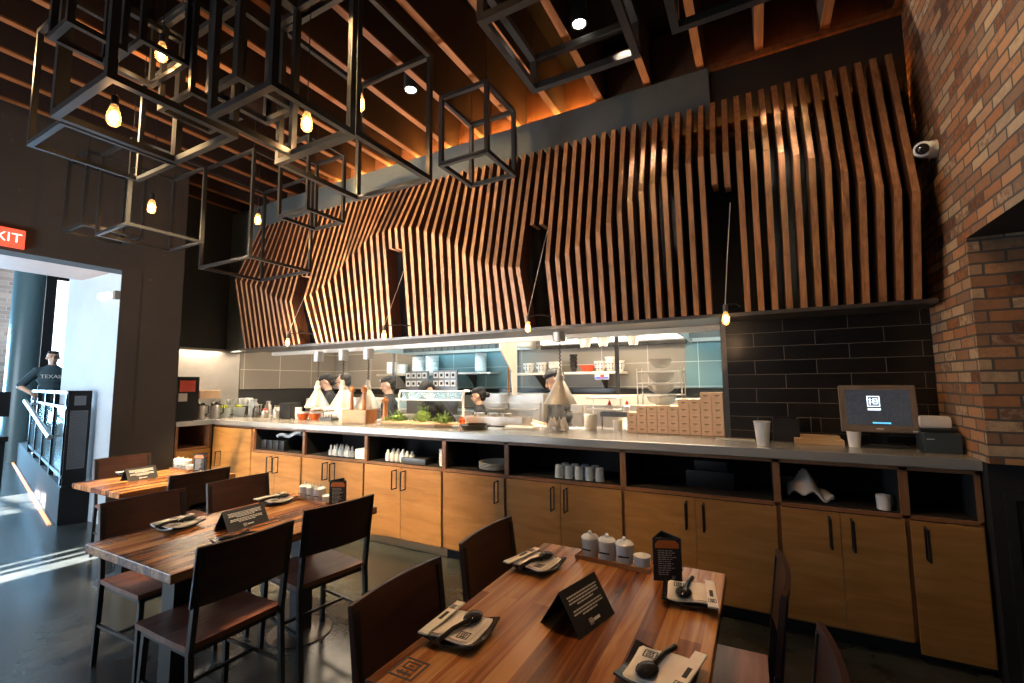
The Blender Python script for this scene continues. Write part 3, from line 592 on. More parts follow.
CH = [(-2.34, 1.32, PI, 'dark dining chair in front, its black back toward the camera at the left table'),
      (-2.40, 1.93, R(172), 'dining chair angled out at the far right corner of the left table'),
      (-3.10, 1.46, 0, 'dining chair at the near left side of the left table, behind the black spoon'),
      (-3.10, 2.04, 0, 'dining chair at the far left side of the left table, behind the tented card'),
      (-0.86, 1.26, 0, 'dining chair at the near left side of the nearest table'),
      (-0.87, 1.86, 0, 'dining chair at the far left side of the nearest table'),
      (-0.22, 1.93, PI, 'dining chair at the right side of the nearest table, seen edge-on'),
      (-0.14, 1.35, PI, 'dining chair at the right side of the nearest table, cut by the bottom edge'),
      (-4.18, 2.07, PI, 'black-backed dining chair on the near side of the farthest table'),
      (-5.20, 2.17, 0, 'brown dining chair on the far side of the farthest table by the doorway')]
for x, y, rz, lab in CH: inst(ch, used, (x, y, 0), rz, lab)

# place settings -----------------------------------------------------
pt = tag(MB().grid(lambda u, v: ((u-.5)*.185, (v-.5)*.185, .010+.09*max(0, abs(u-.5)*abs(v-.5)-.05)), 12, 12, th=-0.006).lathe([(0.05, 0.0), (0.055, 0.013)], n=16).build('square_plate', M_blackgl, None, True), 'x', 'plate', 'black square plates laid on the tables')
nk = MB(); nk.grid(lambda u, v: ((u-.5)*.150, (v-.5)*.165, .019+.006*abs(2*v-1)**2+.003*math.sin(6*u)), 10, 10, th=-0.003)
nk.grid(lambda u, v: ((u-.5)*.135-.004, (v-.5)*.150, .0235+.006*abs(2*v-1)**2+.003*math.sin(6*u)), 10, 10, th=-0.002)
logo(nk, TM((0.035, -0.045, 0.0292), rz=PI/2), 0.036, 1)
nk = tag(nk.build('napkin', [M_napkin, M_inkd], None, False), 'x', 'napkin', 'folded paper napkins on the plates')
spn = MB(); spn.tube([(0.0, -0.125, 0.032), (0.0, -0.06, 0.040), (0.0, -0.01, 0.036), (0, 0.005, 0.034)], [0.008, 0.0075, 0.009, 0.012], 10)
spn.ell((0, 0.035, 0.038), 0.028, 0.038, 0.013, 16, 8)
spn = tag(spn.build('soup_spoon', M_blackgl, None, True), 'x', 'spoon', 'black soup spoons on the napkins')
cs = MB(); cs.bbox(-0.017, 0.017, -0.11, 0.11, 0.0, 0.006, 0.002); logo(cs, TM((0, 0.065, 0.0062), rz=PI/2), 0.026, 1); cs.box(-0.006, 0.006, -0.02, 0.03, 0.006, 0.0066, 1)
cs = tag(cs.build('chopstick_sleeve', [M_napkin, M_inkd], None, False), 'x', 'chopsticks', 'chopsticks in white paper sleeves')
SET = [(-0.86, 1.25, 0, 'near left seat of the nearest table'), (-0.87, 1.84, 0, 'far left seat of the nearest table'),
       (-0.255, 1.83, PI, 'far right seat of the nearest table'), (-0.27, 1.32, PI, 'near right seat of the nearest table'),
       (-2.90, 1.43, 0, 'near left seat of the left table'), (-2.90, 2.02, 0, 'far left seat of the left table'),
       (-2.33, 1.42, PI, 'near right seat of the left table'), (-2.33, 1.97, PI, 'far right seat of the left table'),
       (-4.93, 2.05, 0, 'far side seat of the farthest table')]
for i, (x, y, rz, wh) in enumerate(SET):
    c_, s_ = math.cos(rz), math.sin(rz); j = R([4, -6, 8, -5, 6, 3, -7, 4, 2][i]); z = 0.7602
    inst(pt, used, (x, y, z), rz+j, 'black square plate at the '+wh)
    inst(nk, used, (x, y, z), rz+j, 'white folded napkin on the plate at the '+wh)
    inst(spn, used, (x+0.01*c_, y+0.01*c_, z+0.002), rz+j-R(12), 'glossy black soup spoon at the '+wh)
    sx, sy = -0.075, 0.005
    o = inst(cs, used, (x+sx*c_, y+sx*s_+sy*c_, z+0.034), rz+j*1.5-R(4), 'paper chopstick sleeve with a black mark at the '+wh)
# tented cards
def tent(loc, rz, lab, bl=0.26, ht=0.115, hb=0.068):
    t = thing('tented_card', lab, 'table card', loc, rz, 'folded black notice cards on the tables')
    L = bl/2; m_ = MB()
    for s_ in (-1, 1):
        m_.add([(s_*hb, -L, 0), (s_*hb, L, 0), (0, L, ht), (0, -L, ht), (s_*(hb-0.003), -L, 0), (s_*(hb-0.003), L, 0), (0, L, ht-0.004), (0, -L, ht-0.004)], [(0,1,2,3),(7,6,5,4),(0,4,5,1),(1,5,6,2),(2,6,7,3),(3,7,4,0)])
    m_.build('card', M_card, t)
    sl_ = math.atan2(ht, hb); tx = MB()
    M = Matrix.Translation((hb+0.0004, 0, 0)) @ Matrix.Rotation(-(PI/2-sl_), 4, 'Y') @ Matrix(((0,0,1,0),(1,0,0,0),(0,1,0,0),(0,0,0,1)))
    fl = math.hypot(ht, hb); rnd = random.Random(3)
    for yy, n0 in ((.80, 1.0), (.735, .96), (.67, 1.0), (.605, .55), (.50, .95), (.435, .98), (.37, .5)):
        w_ = 0.40*bl*n0; x = -w_
        while x < w_:
            d = rnd.uniform(.006, .018); e = min(x+d, w_); tx.box(x, e, yy*fl-.0022, yy*fl+.0022, 0, .0005, 0, M); x = e+.0025
    logo(tx, M @ Matrix.Translation((-.02, .16*fl, 0)), .018, 0, .0006); tx.box(-.006, .03, .13*fl, .19*fl, 0, .0005, 0, M)
    tx.build('printed_lines', M_ink, t); return t
tent((-0.570, 1.52, 0.7603), R(-14), 'black tented card with white lines standing mid table nearest the camera', bl=0.215, ht=0.118, hb=0.078)
tent((-2.62, 1.62, 0.7603), R(0), 'black tented card with pale lines standing on the left table', bl=0.235, ht=0.10)
tent((-4.72, 2.0, 0.7603), R(0), 'grey tented card standing on the farthest table', bl=0.22, ht=0.10)
# condiment caddies
def caddy_tray(loc, rz, lab):
    m_ = MB(); m_.bbox(-0.17, 0.17, -0.05, 0.05, 0.0, 0.008, 0.003)
    for a in ((-0.17, 0.17, -0.05, -0.044), (-0.17, 0.17, 0.044, 0.05), (-0.17, -0.164, -0.05, 0.05), (0.164, 0.17, -0.05, 0.05)): m_.box(*a, 0.008, 0.018)
    o = tag(m_.build('condiment_tray', M_tray), lab, 'tray', 'wooden condiment trays'); o.location = loc; o.rotation_euler = (0, 0, rz); return o
pot = thing('condiment_pot', 'x', 'pot', (0, 0, 0), 0, 'white lidded condiment pots')
b_ = MB().lathe([(0.030, 0), (0.033, 0.004), (0.035, 0.05), (0.036, 0.068)], n=20).build('body', M_white, pot, True)
MB().box(-0.022, 0.022, -0.0368, -0.033, 0.028, 0.033).build('black_lettering', M_inkd, b_)
l_ = MB().lathe([(0.038, 0.068), (0.038, 0.072), (0.030, 0.080), (0.010, 0.084)], n=20).build('lid', M_white, pot, True)
MB().ell((0, 0, 0.090), 0.008, 0.008, 0.009, 10, 7).build('knob', M_white, l_, True)
jug = MB().bar((0, 0, 0), (0, 0, 0.001), 0.001)
dsh = MB()
for k in range(3): dsh.lathe([(0.022, 0.012*k), (0.034, 0.006+0.012*k), (0.036, 0.020+0.012*k), (0.033, 0.020+0.012*k), (0.02, 0.006+0.012*k)], n=20)
dsh = tag(dsh.build('sauce_dishes', M_white, None, True), 'x', 'dishes', 'small stacked white sauce dishes')
menu = thing('menu_stand', 'x', 'menu stand', (0, 0, 0), 0, 'upright three-sided black menu stands')
Lm = 0.112; hM = 0.165; tri = [(Lm/2*math.cos(a)*1.155, Lm/2*math.sin(a)*1.155) for a in (R(90), R(210), R(330))]
mb = MB()
for i in range(3):
    p, q = Vector((*tri[i], 0)), Vector((*tri[(i+1) % 3], 0)); mb.bar(p+Vector((0, 0, hM/2)), q+Vector((0, 0, hM/2)), 0.003, hM) if False else None
    n_ = Vector(((q-p).y, -(q-p).x, 0)).normalized(); mb.add([p, q, q+Vector((0,0,hM)), p+Vector((0,0,hM)), p-n_*.003, q-n_*.003, q-n_*.003+Vector((0,0,hM)), p-n_*.003+Vector((0,0,hM))], [(0,1,2,3),(7,6,5,4),(3,2,6,7),(0,4,5,1),(1,5,6,2),(0,3,7,4)])
mb.build('folder', M_card, menu)
for i in range(3):
    p, q = Vector(tri[i]), Vector(tri[(i+1) % 3]); c_ = (p+q)/2; n_ = Vector((c_.x, c_.y)).normalized(); ang = math.atan2(n_.y, n_.x)
    M = Matrix.Translation((c_.x*1.012, c_.y*1.012, 0)) @ Matrix.Rotation(ang, 4, 'Z') @ Matrix(((0,0,1,0),(1,0,0,0),(0,1,0,0),(0,0,0,1)))
    pg = MB(); pg.prism([(-.046, .126), (.046, .126), (.046, .142), (.034, .155), (-.034, .155), (-.046, .142)], .0008, M, 0)
    pg.build('orange_header', M_orange, menu)
    ln = MB(); rnd = random.Random(i+5)
    for r_ in range(12):
        y = .116-.0083*r_; x = -.036
        while x < rnd.uniform(.0, .028): e = x+rnd.uniform(.005, .016); ln.box(x, e, y-.0013, y+.0013, 0, .0007, 0, M); x = e+.003
    logo(ln, M @ Matrix.Translation((.022, .014, 0)), .012, 0, .0007)
    ln.build('printed_lines', M_ink, menu)
def caddy_set(x, y, rz, wh, menu_at, mrz):
    z = 0.7602
    caddy_tray((x, y, z), rz, 'small wooden tray of white pots on the '+wh)
    c_, s_ = math.cos(rz), math.sin(rz)
    nmz = ['tallest lidded white pot, leftmost on the tray', 'middle lidded white pot on the tray', 'lidded white pot beside the little dishes on the tray']
    for i, dx in enumerate((-0.115, -0.035, 0.045)):
        o = inst(pot, used, (x+dx*c_, y+dx*s_, z+0.0085), rz+R(10*i-8), nmz[i]+' of the '+wh)
        if i == 0: o.scale = (1.05, 1.05, 1.12)
    inst(dsh, used, (x+0.122*c_, y+0.122*s_, z+0.0085), 0, 'short stack of white sauce dishes on the tray of the '+wh)
    inst(menu, used, (*menu_at, z), mrz, 'three-sided black menu stand with orange header on the '+wh)
caddy_set(-0.59, 2.045, R(-4), 'nearest table', (-0.362, 1.985), R(22))
caddy_set(-2.70, 2.17, R(-2), 'left table', (-2.46, 2.165), R(25))
caddy_set(-4.83, 2.40, 0, 'farthest table', (-4.58, 2.42), R(20))

# ================================================================== THINGS IN THE CABINET SHELVES
zs = 0.789
def tagm(mb, name, mats, lab, cat, grp=None, smooth=True, loc=None, rz=0):
    o = tag(mb.build(name, mats, None, smooth), lab, cat, grp)
    if loc: o.location = loc
    o.rotation_euler = (0, 0, rz); return o
tb = MB(); tb.bbox(-0.33, 0.10, -0.16, 0.16, 0, 0.008, 0.002)
for k in range(4): tb.bbox(-0.33+0.11*k, -0.235+0.11*k, -0.16, 0.16, 0.008, 0.115, 0.006)
tagm(tb, 'plastic_tub', M_blkmetal, 'black plastic tub on the leftmost open shelf', 'tub', loc=(-4.97, 3.62, zs))
cl_ = MB(); cl_.grid(lambda u, v: ((u-.5)*.42, (v-.5)*.22, .03+.05*u+.02*math.sin(9*u)*math.cos(7*v)), 14, 8, th=-0.03)
tagm(cl_, 'white_cloths', M_white, 'white folded cloths lying over the black tub', 'cloth', loc=(-4.84, 3.60, zs+0.115))
cru = thing('oil_cruet', 'clear glass cruet among those crowded on the second open shelf', 'cruet', (0, 0, 0), 0, 'cruets on the second shelf')
MB().lathe([(0.022, 0), (0.026, 0.01), (0.026, 0.05), (0.010, 0.075), (0.010, 0.085)], n=12).build('bottle', M_plastic, cru, True)
MB().lathe([(0.011, 0.085), (0.011, 0.098), (0.003, 0.115)], n=10).build('stopper', M_steel, cru, True)
for i in range(12): inst(cru, used, (-4.13+0.045*(i % 8)+0.01*(i//8), 3.50+0.075*(i//8)+0.01*(i % 2), zs), 0, group='cruets on the second shelf')
tagm(MB().bbox(-0.08, 0.08, -0.09, 0.09, 0, 0.10, 0.008), 'storage_box', M_frost, 'translucent plastic box at the right end of the cruet shelf', 'box', loc=(-3.62, 3.53, zs))
sb_ = thing('sauce_bottle', 'small white-capped bottle in the row on the third open shelf', 'bottle', (0, 0, 0), 0, 'bottles on the third shelf')
MB().lathe([(0.024, 0), (0.027, 0.01), (0.027, 0.07), (0.012, 0.09)], n=12).build('bottle', M_white, sb_, True)
MB().lathe([(0.013, 0.09), (0.013, 0.105), (0.006, 0.11)], n=10).build('cap', M_frost, sb_, True)
for i in range(9): inst(sb_, used, (-3.30+0.062*(i % 6), 3.50+0.08*(i//6), zs), 0)
tagm(MB().bbox(-0.15, 0.15, -0.09, 0.09, 0, 0.055, 0.006), 'shallow_tray', M_steel_d, 'grey shallow tray beside the small bottles on the third open shelf', 'tray', loc=(-2.93, 3.53, zs))
pc = MB()
for k in range(4): pc.lathe([(0.030, 0.035*k), (0.037, 0.035*k+0.05), (0.034, 0.035*k+0.05)], n=16)
tagm(pc, 'paper_cups', M_white, 'upright stack of white paper cups on the third open shelf', 'cups', loc=(-2.62, 3.50, zs))
ps = MB()
for k in range(5): ps.lathe([(0.08, 0.012*k), (0.155, 0.012*k+0.018), (0.155, 0.012*k+0.022), (0.08, 0.012*k+0.006)], n=28)
tagm(ps, 'white_plates', M_white, 'wide stack of white plates on the narrow fourth shelf', 'plates', loc=(-2.09, 3.58, zs))
gl = thing('water_glass', 'upturned clear tumbler in the cluster on the long fifth shelf', 'glass', (0, 0, 0), 0, 'tumblers on the fifth shelf')
MB().lathe([(0.036, 0), (0.030, 0.10), (0.001, 0.105), (0.001, 0.099), (0.027, 0.095), (0.033, 0.0)], n=16, cap=False).build('tumbler', M_plastic, gl, True)
for i in range(9): inst(gl, used, (-1.45+0.085*(i % 5)+0.02*(i//5), 3.50+0.085*(i//5), zs), 0)
rk = MB(); rk.bbox(-0.16, 0.16, -0.12, 0.12, 0, 0.12, 0.006); rk.bbox(-0.10, 0.12, -0.10, 0.10, 0.12, 0.19, 0.006)
tagm(rk, 'black_rack', M_blkmetal, 'black boxes barely seen on the dark shelf right of the glasses', 'box', loc=(-0.33, 3.72, zs))
tw = MB(); tw.grid(lambda u, v: ((u-.5)*.24, (v-.5)*.18, .02+.15*math.exp(-((u-.35)**2+(v-.4)**2)*9)+.02*math.sin(14*u+5*v)), 16, 12, th=-0.012)
tagm(tw, 'crumpled_towel', M_towel, 'crumpled grey towel on the shelf below the screen', 'towel', loc=(0.27, 3.56, zs))
tagm(MB().bbox(-0.11, 0.11, -0.1, 0.1, 0, 0.11, 0.01), 'cardboard_box', M_bezel, 'dim brown box at the left end of the shelf below the screen', 'box', loc=(0.22, 3.80, zs))
tagm(MB().lathe([(0.030, 0), (0.034, 0.004), (0.036, 0.085), (0.033, 0.085), (0.031, 0.01)], n=20), 'white_cup', M_white, 'white cup at the right end of the shelf below the screen', 'cup', loc=(0.628, 3.47, zs))

# ================================================================== ON THE COUNTER
zc = 1.1205
# heat lamps
hl = thing('heat_lamp', 'x', 'heat lamp', (0, 0, 0), 0, 'grey conical heat lamps over the pass')
shd = MB().lathe([(0.150, 0.0), (0.148, 0.012), (0.045, 0.20), (0.036, 0.21), (0.040, 0.235), (0.036, 0.26), (0.026, 0.27), (0.022, 0.32), (0.010, 0.335), (0.001, 0.335), (0.001, 0.22), (0.035, 0.19), (0.142, 0.008)], n=32, cap=False).build('shade', simple('lamp_grey', (0.50, 0.46, 0.40), 0.4, 0.3), hl, True)
MB().ell((0, 0, 0.06), 0.05, 0.05, 0.05).build('bulb', simple('heat_bulb', (1, 0.8, 0.6), 0.4, emit=(1, 0.75, 0.5), es=5), hl, True)
cps = [(0.007*math.cos(k*1.3)+0.004, 0.007*math.sin(k*1.3), 0.335+k*0.0072) for k in range(48)]
MB().tube(cps, 0.006, 5).build('coiled_cord', M_blkmetal, hl, True)
MB().lathe([(0.060, 0.575), (0.060, 0.70)], n=24).build('collar', simple('lamp_collar', (0.55, 0.52, 0.48), 0.35, 0.7), hl, True)
for x, y, z, lab in [(-4.90, 3.92, 1.275, 'leftmost grey conical heat lamp over the orange bowls'), (-4.45, 3.92, 1.275, 'grey conical heat lamp second from left, in front of the white-shirted cook'),
                  (-4.03, 3.92, 1.275, 'grey conical heat lamp behind the tall pepper mills'), (-1.60, 3.92, 1.36, 'grey conical heat lamp alone at the right, before a cook')]:
    inst(hl, used, (x, y, z), 0, lab)
# left return: dark machine, cardboard box, carafes, tubs, glassware
def mk(name, fn, mats, lab, cat, loc, rz=0, grp=None, smooth=False):
    b_ = MB(); fn(b_); return tagm(b_, name, mats, lab, cat, grp, smooth, loc, rz)
dm = thing('drinks_machine', 'tall black machine with red picture beside the pillar on the left counter', 'machine', (-6.55, 3.14, zc))
MB().bbox(-0.20, 0.20, -0.14, 0.14, 0, 0.55, 0.01).build('body', M_black, dm)
MB().bbox(0.2005, 0.204, -0.09, 0.09, 0.36, 0.50, 0.001).build('red_picture', M_red, dm); MB().bbox(0.2005, 0.204, -0.10, 0.0, 0.24, 0.34, 0.001).build('paper_note', M_white, dm)
mk('cardboard_box', lambda b: b.bbox(-0.12, 0.12, -0.13, 0.13, 0, 0.11, 0.003).box(-0.121, 0.121, -0.02, 0.02, 0, 0.1105), M_kraft, 'open-topped brown cardboard box on the rack at the steel wall', 'box', (-6.72, 3.55, zc+0.26))
mk('wire_rack', lambda b: [b.box(-0.2+0.1*i, -0.19+0.1*i, -0.3, 0.3, 0.245, 0.26) for i in range(5)] + [b.box(-0.2, 0.2, y, y+.012, 0.24, 0.252) for y in (-.3, 0, .288)] + [b.box(x, x+.012, y, y+.012, 0, 0.24) for x in (-.2, .188) for y in (-.3, .288)], M_steel, 'low steel rack holding the cardboard box against the steel wall', 'rack', (-6.72, 3.58, zc))
cf = thing('coffee_carafe', 'x', 'carafe', (0, 0, 0), 0, 'steel carafes at the left counter')
MB().lathe([(0.055, 0), (0.060, 0.01), (0.060, 0.15), (0.040, 0.18)], n=20).build('body', M_steel, cf, True); MB().lathe([(0.045, 0.18), (0.048, 0.20), (0.03, 0.215), (0.001, 0.215)], n=16).build('lid', M_blackgl, cf, True)
MB().tube([(0.045, 0, 0.185), (0.10, 0, 0.17), (0.10, 0, 0.07), (0.06, 0, 0.05)], 0.008, 6).build('handle', M_blackgl, cf, True)
inst(cf, used, (-6.45, 3.36, zc), 0.5, 'steel carafe nearer the black machine'); inst(cf, used, (-6.42, 3.52, zc), 0.8, 'steel carafe nearer the green tubs')
for (x, y, lab) in ((-6.48, 3.68, 'tub of yellow-green limes nearer the carafes'), (-6.44, 3.86, 'tub of yellow-green limes nearer the glassware')):
    t = thing('lime_tub', lab, 'tub', (x, y, zc), 0, 'clear tubs of limes'); MB().lathe([(0.065, 0), (0.08, 0.13), (0.077, 0.13), (0.062, 0.005)], n=18).build('tub', M_plastic, t, True)
    lm = MB(); rnd = random.Random(int(x*100))
    for k in range(16): lm.ell((rnd.uniform(-.04, .04), rnd.uniform(-.04, .04), 0.03+0.008*k), 0.024, 0.024, 0.022, 8, 6)
    o = lm.build('limes', M_lime, t, True); o['kind'] = 'stuff'
wg = thing('stemless_glass', 'clear glass among those lined up on the tray at the left counter corner', 'glass', (0, 0, 0), 0, 'glasses at the left counter corner')
MB().lathe([(0.022, 0), (0.034, 0.03), (0.034, 0.07), (0.028, 0.10), (0.026, 0.10), (0.031, 0.07), (0.031, 0.03), (0.02, 0.005)], n=14).build('bowl', M_plastic, wg, True)
mk('glass_tray', lambda b: b.bbox(-0.16, 0.16, -0.25, 0.25, 0.12, 0.13, 0.003).box(-.15, -.14, -.24, -.23, 0, .12).box(.14, .15, -.24, -.23, 0, .12).box(.14, .15, .23, .24, 0, .12).box(-.15, -.14, .23, .24, 0, .12), M_steel, 'raised steel tray of glasses against the steel wall', 'tray', (-6.70, 4.02, zc+0.02))
for i in range(8): inst(wg, used, (-6.60-0.08*(i//4), 3.85+0.09*(i % 4), zc+0.151))
def jar(name, lab, x, y, r, h_, mt, capm=None, z=zc):
    t = thing(name, lab, 'jar', (x, y, z)); MB().lathe([(r*.92, 0), (r, .01), (r, h_*.75), (r*.6, h_*.9), (r*.6, h_)], n=16).build('body', mt, t, True)
    MB().lathe([(r*.66, h_), (r*.66, h_+.02), (.001, h_+.02)], n=14).build('lid', capm or M_steel, t, True)
jar('glass_jar', 'tall clear jar with steel lid at the corner of the counter', -6.30, 3.98, 0.065, 0.22, M_plastic)
jar('steel_canister', 'dark steel canister left of the red-topped pot', -6.05, 3.86, 0.045, 0.15, M_steel_d)
jar('steel_canister', 'shiny steel canister behind the dark one', -6.12, 4.08, 0.045, 0.19, M_steel)
jar('white_canister', 'white canister beside the black knife rack', -5.78, 3.98, 0.05, 0.14, M_white, M_bezel)
jar('seasoning_pot', 'small pot with a round red top left of the black rack', -5.86, 3.86, 0.04, 0.10, M_steel, M_red)
jar('steel_canister', 'short steel canister right of the red-topped pot', -5.68, 3.90, 0.04, 0.12, M_steel)
mk('black_utensil_bin', lambda b: b.bbox(-0.11, 0.11, -0.08, 0.08, 0, 0.20, 0.006), M_black, 'square black perforated bin left of the first heat lamp', 'bin', (-5.42, 3.92, zc))
mk('paper_cup_stack', lambda b: [b.lathe([(0.035, 0.03*k), (0.044, 0.03*k+0.06), (0.041, 0.03*k+0.06)], n=16) for k in range(4)], M_white, 'white paper cup stack between the black bin and the orange bowls', 'cups', (-5.17, 3.86, zc), smooth=True)
for i, (x, y, lab) in enumerate(((-5.00, 3.80, 'orange bowl stack under the first heat lamp, left of the pair'), (-4.83, 3.84, 'orange bowl stack under the first heat lamp, right of the pair'))):
    mk('bowl_stack', lambda b: [b.lathe([(0.03, 0.02*k), (0.045, 0.005+0.02*k), (0.075, 0.06+0.02*k), (0.072, 0.06+0.02*k), (0.04, 0.012+0.02*k)], n=20, mi=0 if k < 2 else 1) for k in range(3)], [M_orangeb, M_white], lab, 'bowls', (x, y, zc), grp='orange bowl stacks', smooth=True)
mk('steel_tongs_rack', lambda b: [b.tube([(0.05*k-0.08, -.03, 0), (0.05*k-0.08, -.02, .10), (0.05*k-0.06, .04, .13)], .005, 5) for k in range(4)] + [b.bbox(-.1, .1, -.06, .06, 0, .035, .004)], M_steel_d, 'dark tray of steel ladles between the orange bowls and the wooden box', 'tray', (-4.60, 3.86, zc))
wb = thing('wooden_box', 'light wooden box holding two tall pepper mills', 'box', (-3.97, 3.74, zc))
MB().box(-0.19, 0.19, -0.08, -0.068, 0, 0.15).box(-0.19, 0.19, 0.068, 0.08, 0, 0.15).box(-0.19, -0.178, -0.068, 0.068, 0, 0.15).box(-0.178, 0.178, -0.068, 0.068, 0, 0.01).build('sides', M_light_wood, wb)
MB().box(0.178, 0.192, -0.08, 0.08, 0, 0.151).build('end_board', M_millw, wb)
ml = thing('pepper_mill', 'x', 'pepper mill', (0, 0, 0), 0, 'tall wooden pepper mills')
MB().lathe([(0.030, 0), (0.032, 0.02), (0.024, 0.06), (0.028, 0.09), (0.022, 0.20), (0.018, 0.30), (0.022, 0.33)], n=18).build('body', M_millw, ml, True)
MB().lathe([(0.022, 0.332), (0.032, 0.345), (0.034, 0.375), (0.024, 0.395), (0.006, 0.40), (0.008, 0.415), (0.001, 0.42)], n=18).build('head', M_millw, ml, True)
inst(ml, used, (-4.08, 3.73, zc+0.011), 0, 'tall pepper mill at the left in the wooden box'); inst(ml, used, (-3.90, 3.74, zc+0.011), 0, 'tall pepper mill at the right in the wooden box')
o = inst(ml, used, (-3.62, 3.78, zc), 0, 'shorter reddish pepper mill standing alone right of the wooden box'); o.scale = (1.15, 1.15, 0.70)
# greens tray
gt = MB(); gt.prism([(-0.50, -0.09), (0.34, -0.13), (0.56, -0.02), (0.42, 0.12), (-0.46, 0.12)], 0.012, TM((0, 0, 0.03))); gt.prism([(-0.42, -0.07), (0.30, -0.10), (0.46, -0.02), (0.36, 0.09), (-0.38, 0.09)], 0.03, TM((0, 0, 0)))
tagm(gt, 'serving_board', M_light_wood, 'long pale wooden board carrying bunches of green herbs', 'board', None, False, (-3.12, 3.72, zc))
def greens(x, y, s, hh, seed, lab):
    rnd = random.Random(seed); b = MB()
    for k in range(150):
        a = rnd.uniform(0, 2*PI); rr = s*math.sqrt(rnd.random()); z = hh*(1-(rr/s)**1.5)*rnd.uniform(.15, 1)
        p = Vector((rr*math.cos(a), rr*math.sin(a)*.6, z)); d = Vector((math.cos(a)*rnd.uniform(.2, 1), math.sin(a)*rnd.uniform(.2, 1), rnd.uniform(.2, 1.4))).normalized(); L = rnd.uniform(.025, .055); s2 = d.cross(Vector((rnd.random(), rnd.random(), rnd.random()))).normalized()*L*.28
        b.add([p, p+d*L*.5+s2, p+d*L, p+d*L*.5-s2, p+d*L*.5+Vector((0, 0, .004))], [(0,1,4),(1,2,4),(2,3,4),(3,0,4)])
    b.ell((0, 0, hh*.25), s*.7, s*.42, hh*.3, 10, 7)
    tagm(b, 'green_herbs', M_green, lab, 'herbs', 'bunches of green herbs', False, (x, y, zc+0.0425))
greens(-3.42, 3.73, 0.13, 0.11, 1, 'low bunch of green herbs at the left end of the board'); greens(-3.08, 3.76, 0.10, 0.22, 2, 'tallest bunch of green herbs at the middle of the board'); greens(-2.80, 3.73, 0.10, 0.11, 3, 'dark bunch of green herbs at the right end of the board')
# sneeze guard
sg = thing('sneeze_guard', 'glass shelf guard on white legs above the herb board', 'guard', (-3.24, 4.10, zc))
MB().box(-0.44, 0.44, -0.02, 0.02, 0.345, 0.36).box(-0.44, 0.44, -0.02, 0.02, 0.245, 0.258).build('rails', M_white, sg); MB().box(-0.43, 0.43, -0.004, 0.004, 0.259, 0.344).build('glass_panel', M_rglass, sg)
for s_ in (-1, 1): MB().tube([(s_*0.45, 0.10, 0.35), (s_*0.45, 0.0, 0.353), (s_*0.45, -0.02, 0.30), (s_*0.45, -0.02, 0)], 0.014, 8).build('leg', M_white, sg, True)
jar('sauce_tub', 'small clear tub of orange sauce right of the herb board', -2.68, 3.90, 0.035, 0.09, M_orangeb, M_frost)
mk('black_pan', lambda b: b.lathe([(0.12, 0), (0.15, 0.045), (0.146, 0.045), (0.115, 0.006)], n=28).box(.14, .32, -.012, .012, .03, .042), M_blackgl, 'low black pan right of the sauce tub', 'pan', (-2.38, 3.68, zc), smooth=False)
# metal tins
mk('prep_basin', lambda b: b.box(-0.36, 0.36, -0.12, -0.11, 0, 0.09).box(-0.36, 0.36, 0.11, 0.12, 0, 0.09).box(-0.36, -0.35, -0.11, 0.11, 0, 0.09).box(0.35, 0.36, -0.11, 0.11, 0, 0.09).box(-0.35, 0.35, -0.11, 0.11, 0, 0.01), M_steel, 'long low steel basin in front of the seated-looking cook', 'basin', (-2.40, 4.12, zc))
tin = MB().lathe([(0.045, 0), (0.055, 0.11), (0.059, 0.112), (0.053, 0.11), (0.042, 0.006)], n=20).build('steel_tin', M_steel, None, True); tag(tin, 'x', 'tin', 'steel tins in the basin')
for i, x in enumerate((-2.58, -2.42, -2.26)): inst(tin, used, (x, 4.08, zc+0.0125), 0, ['leftmost', 'middle', 'rightmost'][i]+' of three steel tins standing in the long basin')
mk('white_tray', lambda b: b.bbox(-0.16, 0.16, -0.09, 0.09, 0, 0.025, 0.006), M_white, 'flat white tray right of the steel basin', 'tray', (-1.98, 3.86, zc))
def nap(b):
    for k in range(9):
        a = k*0.7; b.add([(0, 0, 0), (.11*math.cos(a), .09*math.sin(a), .02), (.07*math.cos(a+.3), .06*math.sin(a+.3), .13), (.10*math.cos(a+.7), .085*math.sin(a+.7), .02), (0, 0, .05)], [(0,1,2),(0,2,3),(4,2,1),(4,3,2)])
    b.ell((0, 0, .03), .08, .07, .035)
mk('wrapped_paper', nap, M_napkin, 'crumpled pale paper bundle under the right heat lamp', 'paper', (-1.58, 3.80, zc))
mk('round_white_pot', lambda b: b.lathe([(0.05, 0), (0.062, 0.03), (0.062, 0.12), (0.05, 0.14), (0.001, 0.145)], n=22), M_white, 'white spotted pot right of the right heat lamp', 'pot', (-1.38, 4.12, zc), smooth=True)
mk('printer_shelf', lambda b: b.box(-.14, .14, -.10, .10, .28, .295).box(-.14, .14, -.10, .10, .18, .19).box(-.14, -.13, .09, .10, 0, .295).box(.13, .14, .09, .10, 0, .295), M_white, 'small white two-tier shelf behind the white pot', 'shelf', (-1.26, 4.15, zc))
mk('knife_strip', lambda b: b.bbox(-.16, .16, -.04, .04, .12, .165, .004).box(-.15, -.14, -.03, -.02, 0, .12).box(.14, .15, -.03, -.02, 0, .12), M_steel_d, 'dark raised shelf at the left end of the takeout boxes', 'shelf', (-1.12, 4.13, zc+0.0))
for i, x in enumerate((-1.20, -1.04)):
    t = thing('squeeze_bottle', ['left', 'right'][i]+' red-capped white bottle on the dark raised shelf', 'bottle', (x, 4.13, zc+0.1655)); MB().lathe([(.03, 0), (.03, .05), (.012, .065)], n=12).build('body', M_white, t, True); MB().lathe([(.02, .05), (.015, .075), (.004, .10)], n=10).build('cap', M_red, t, True)
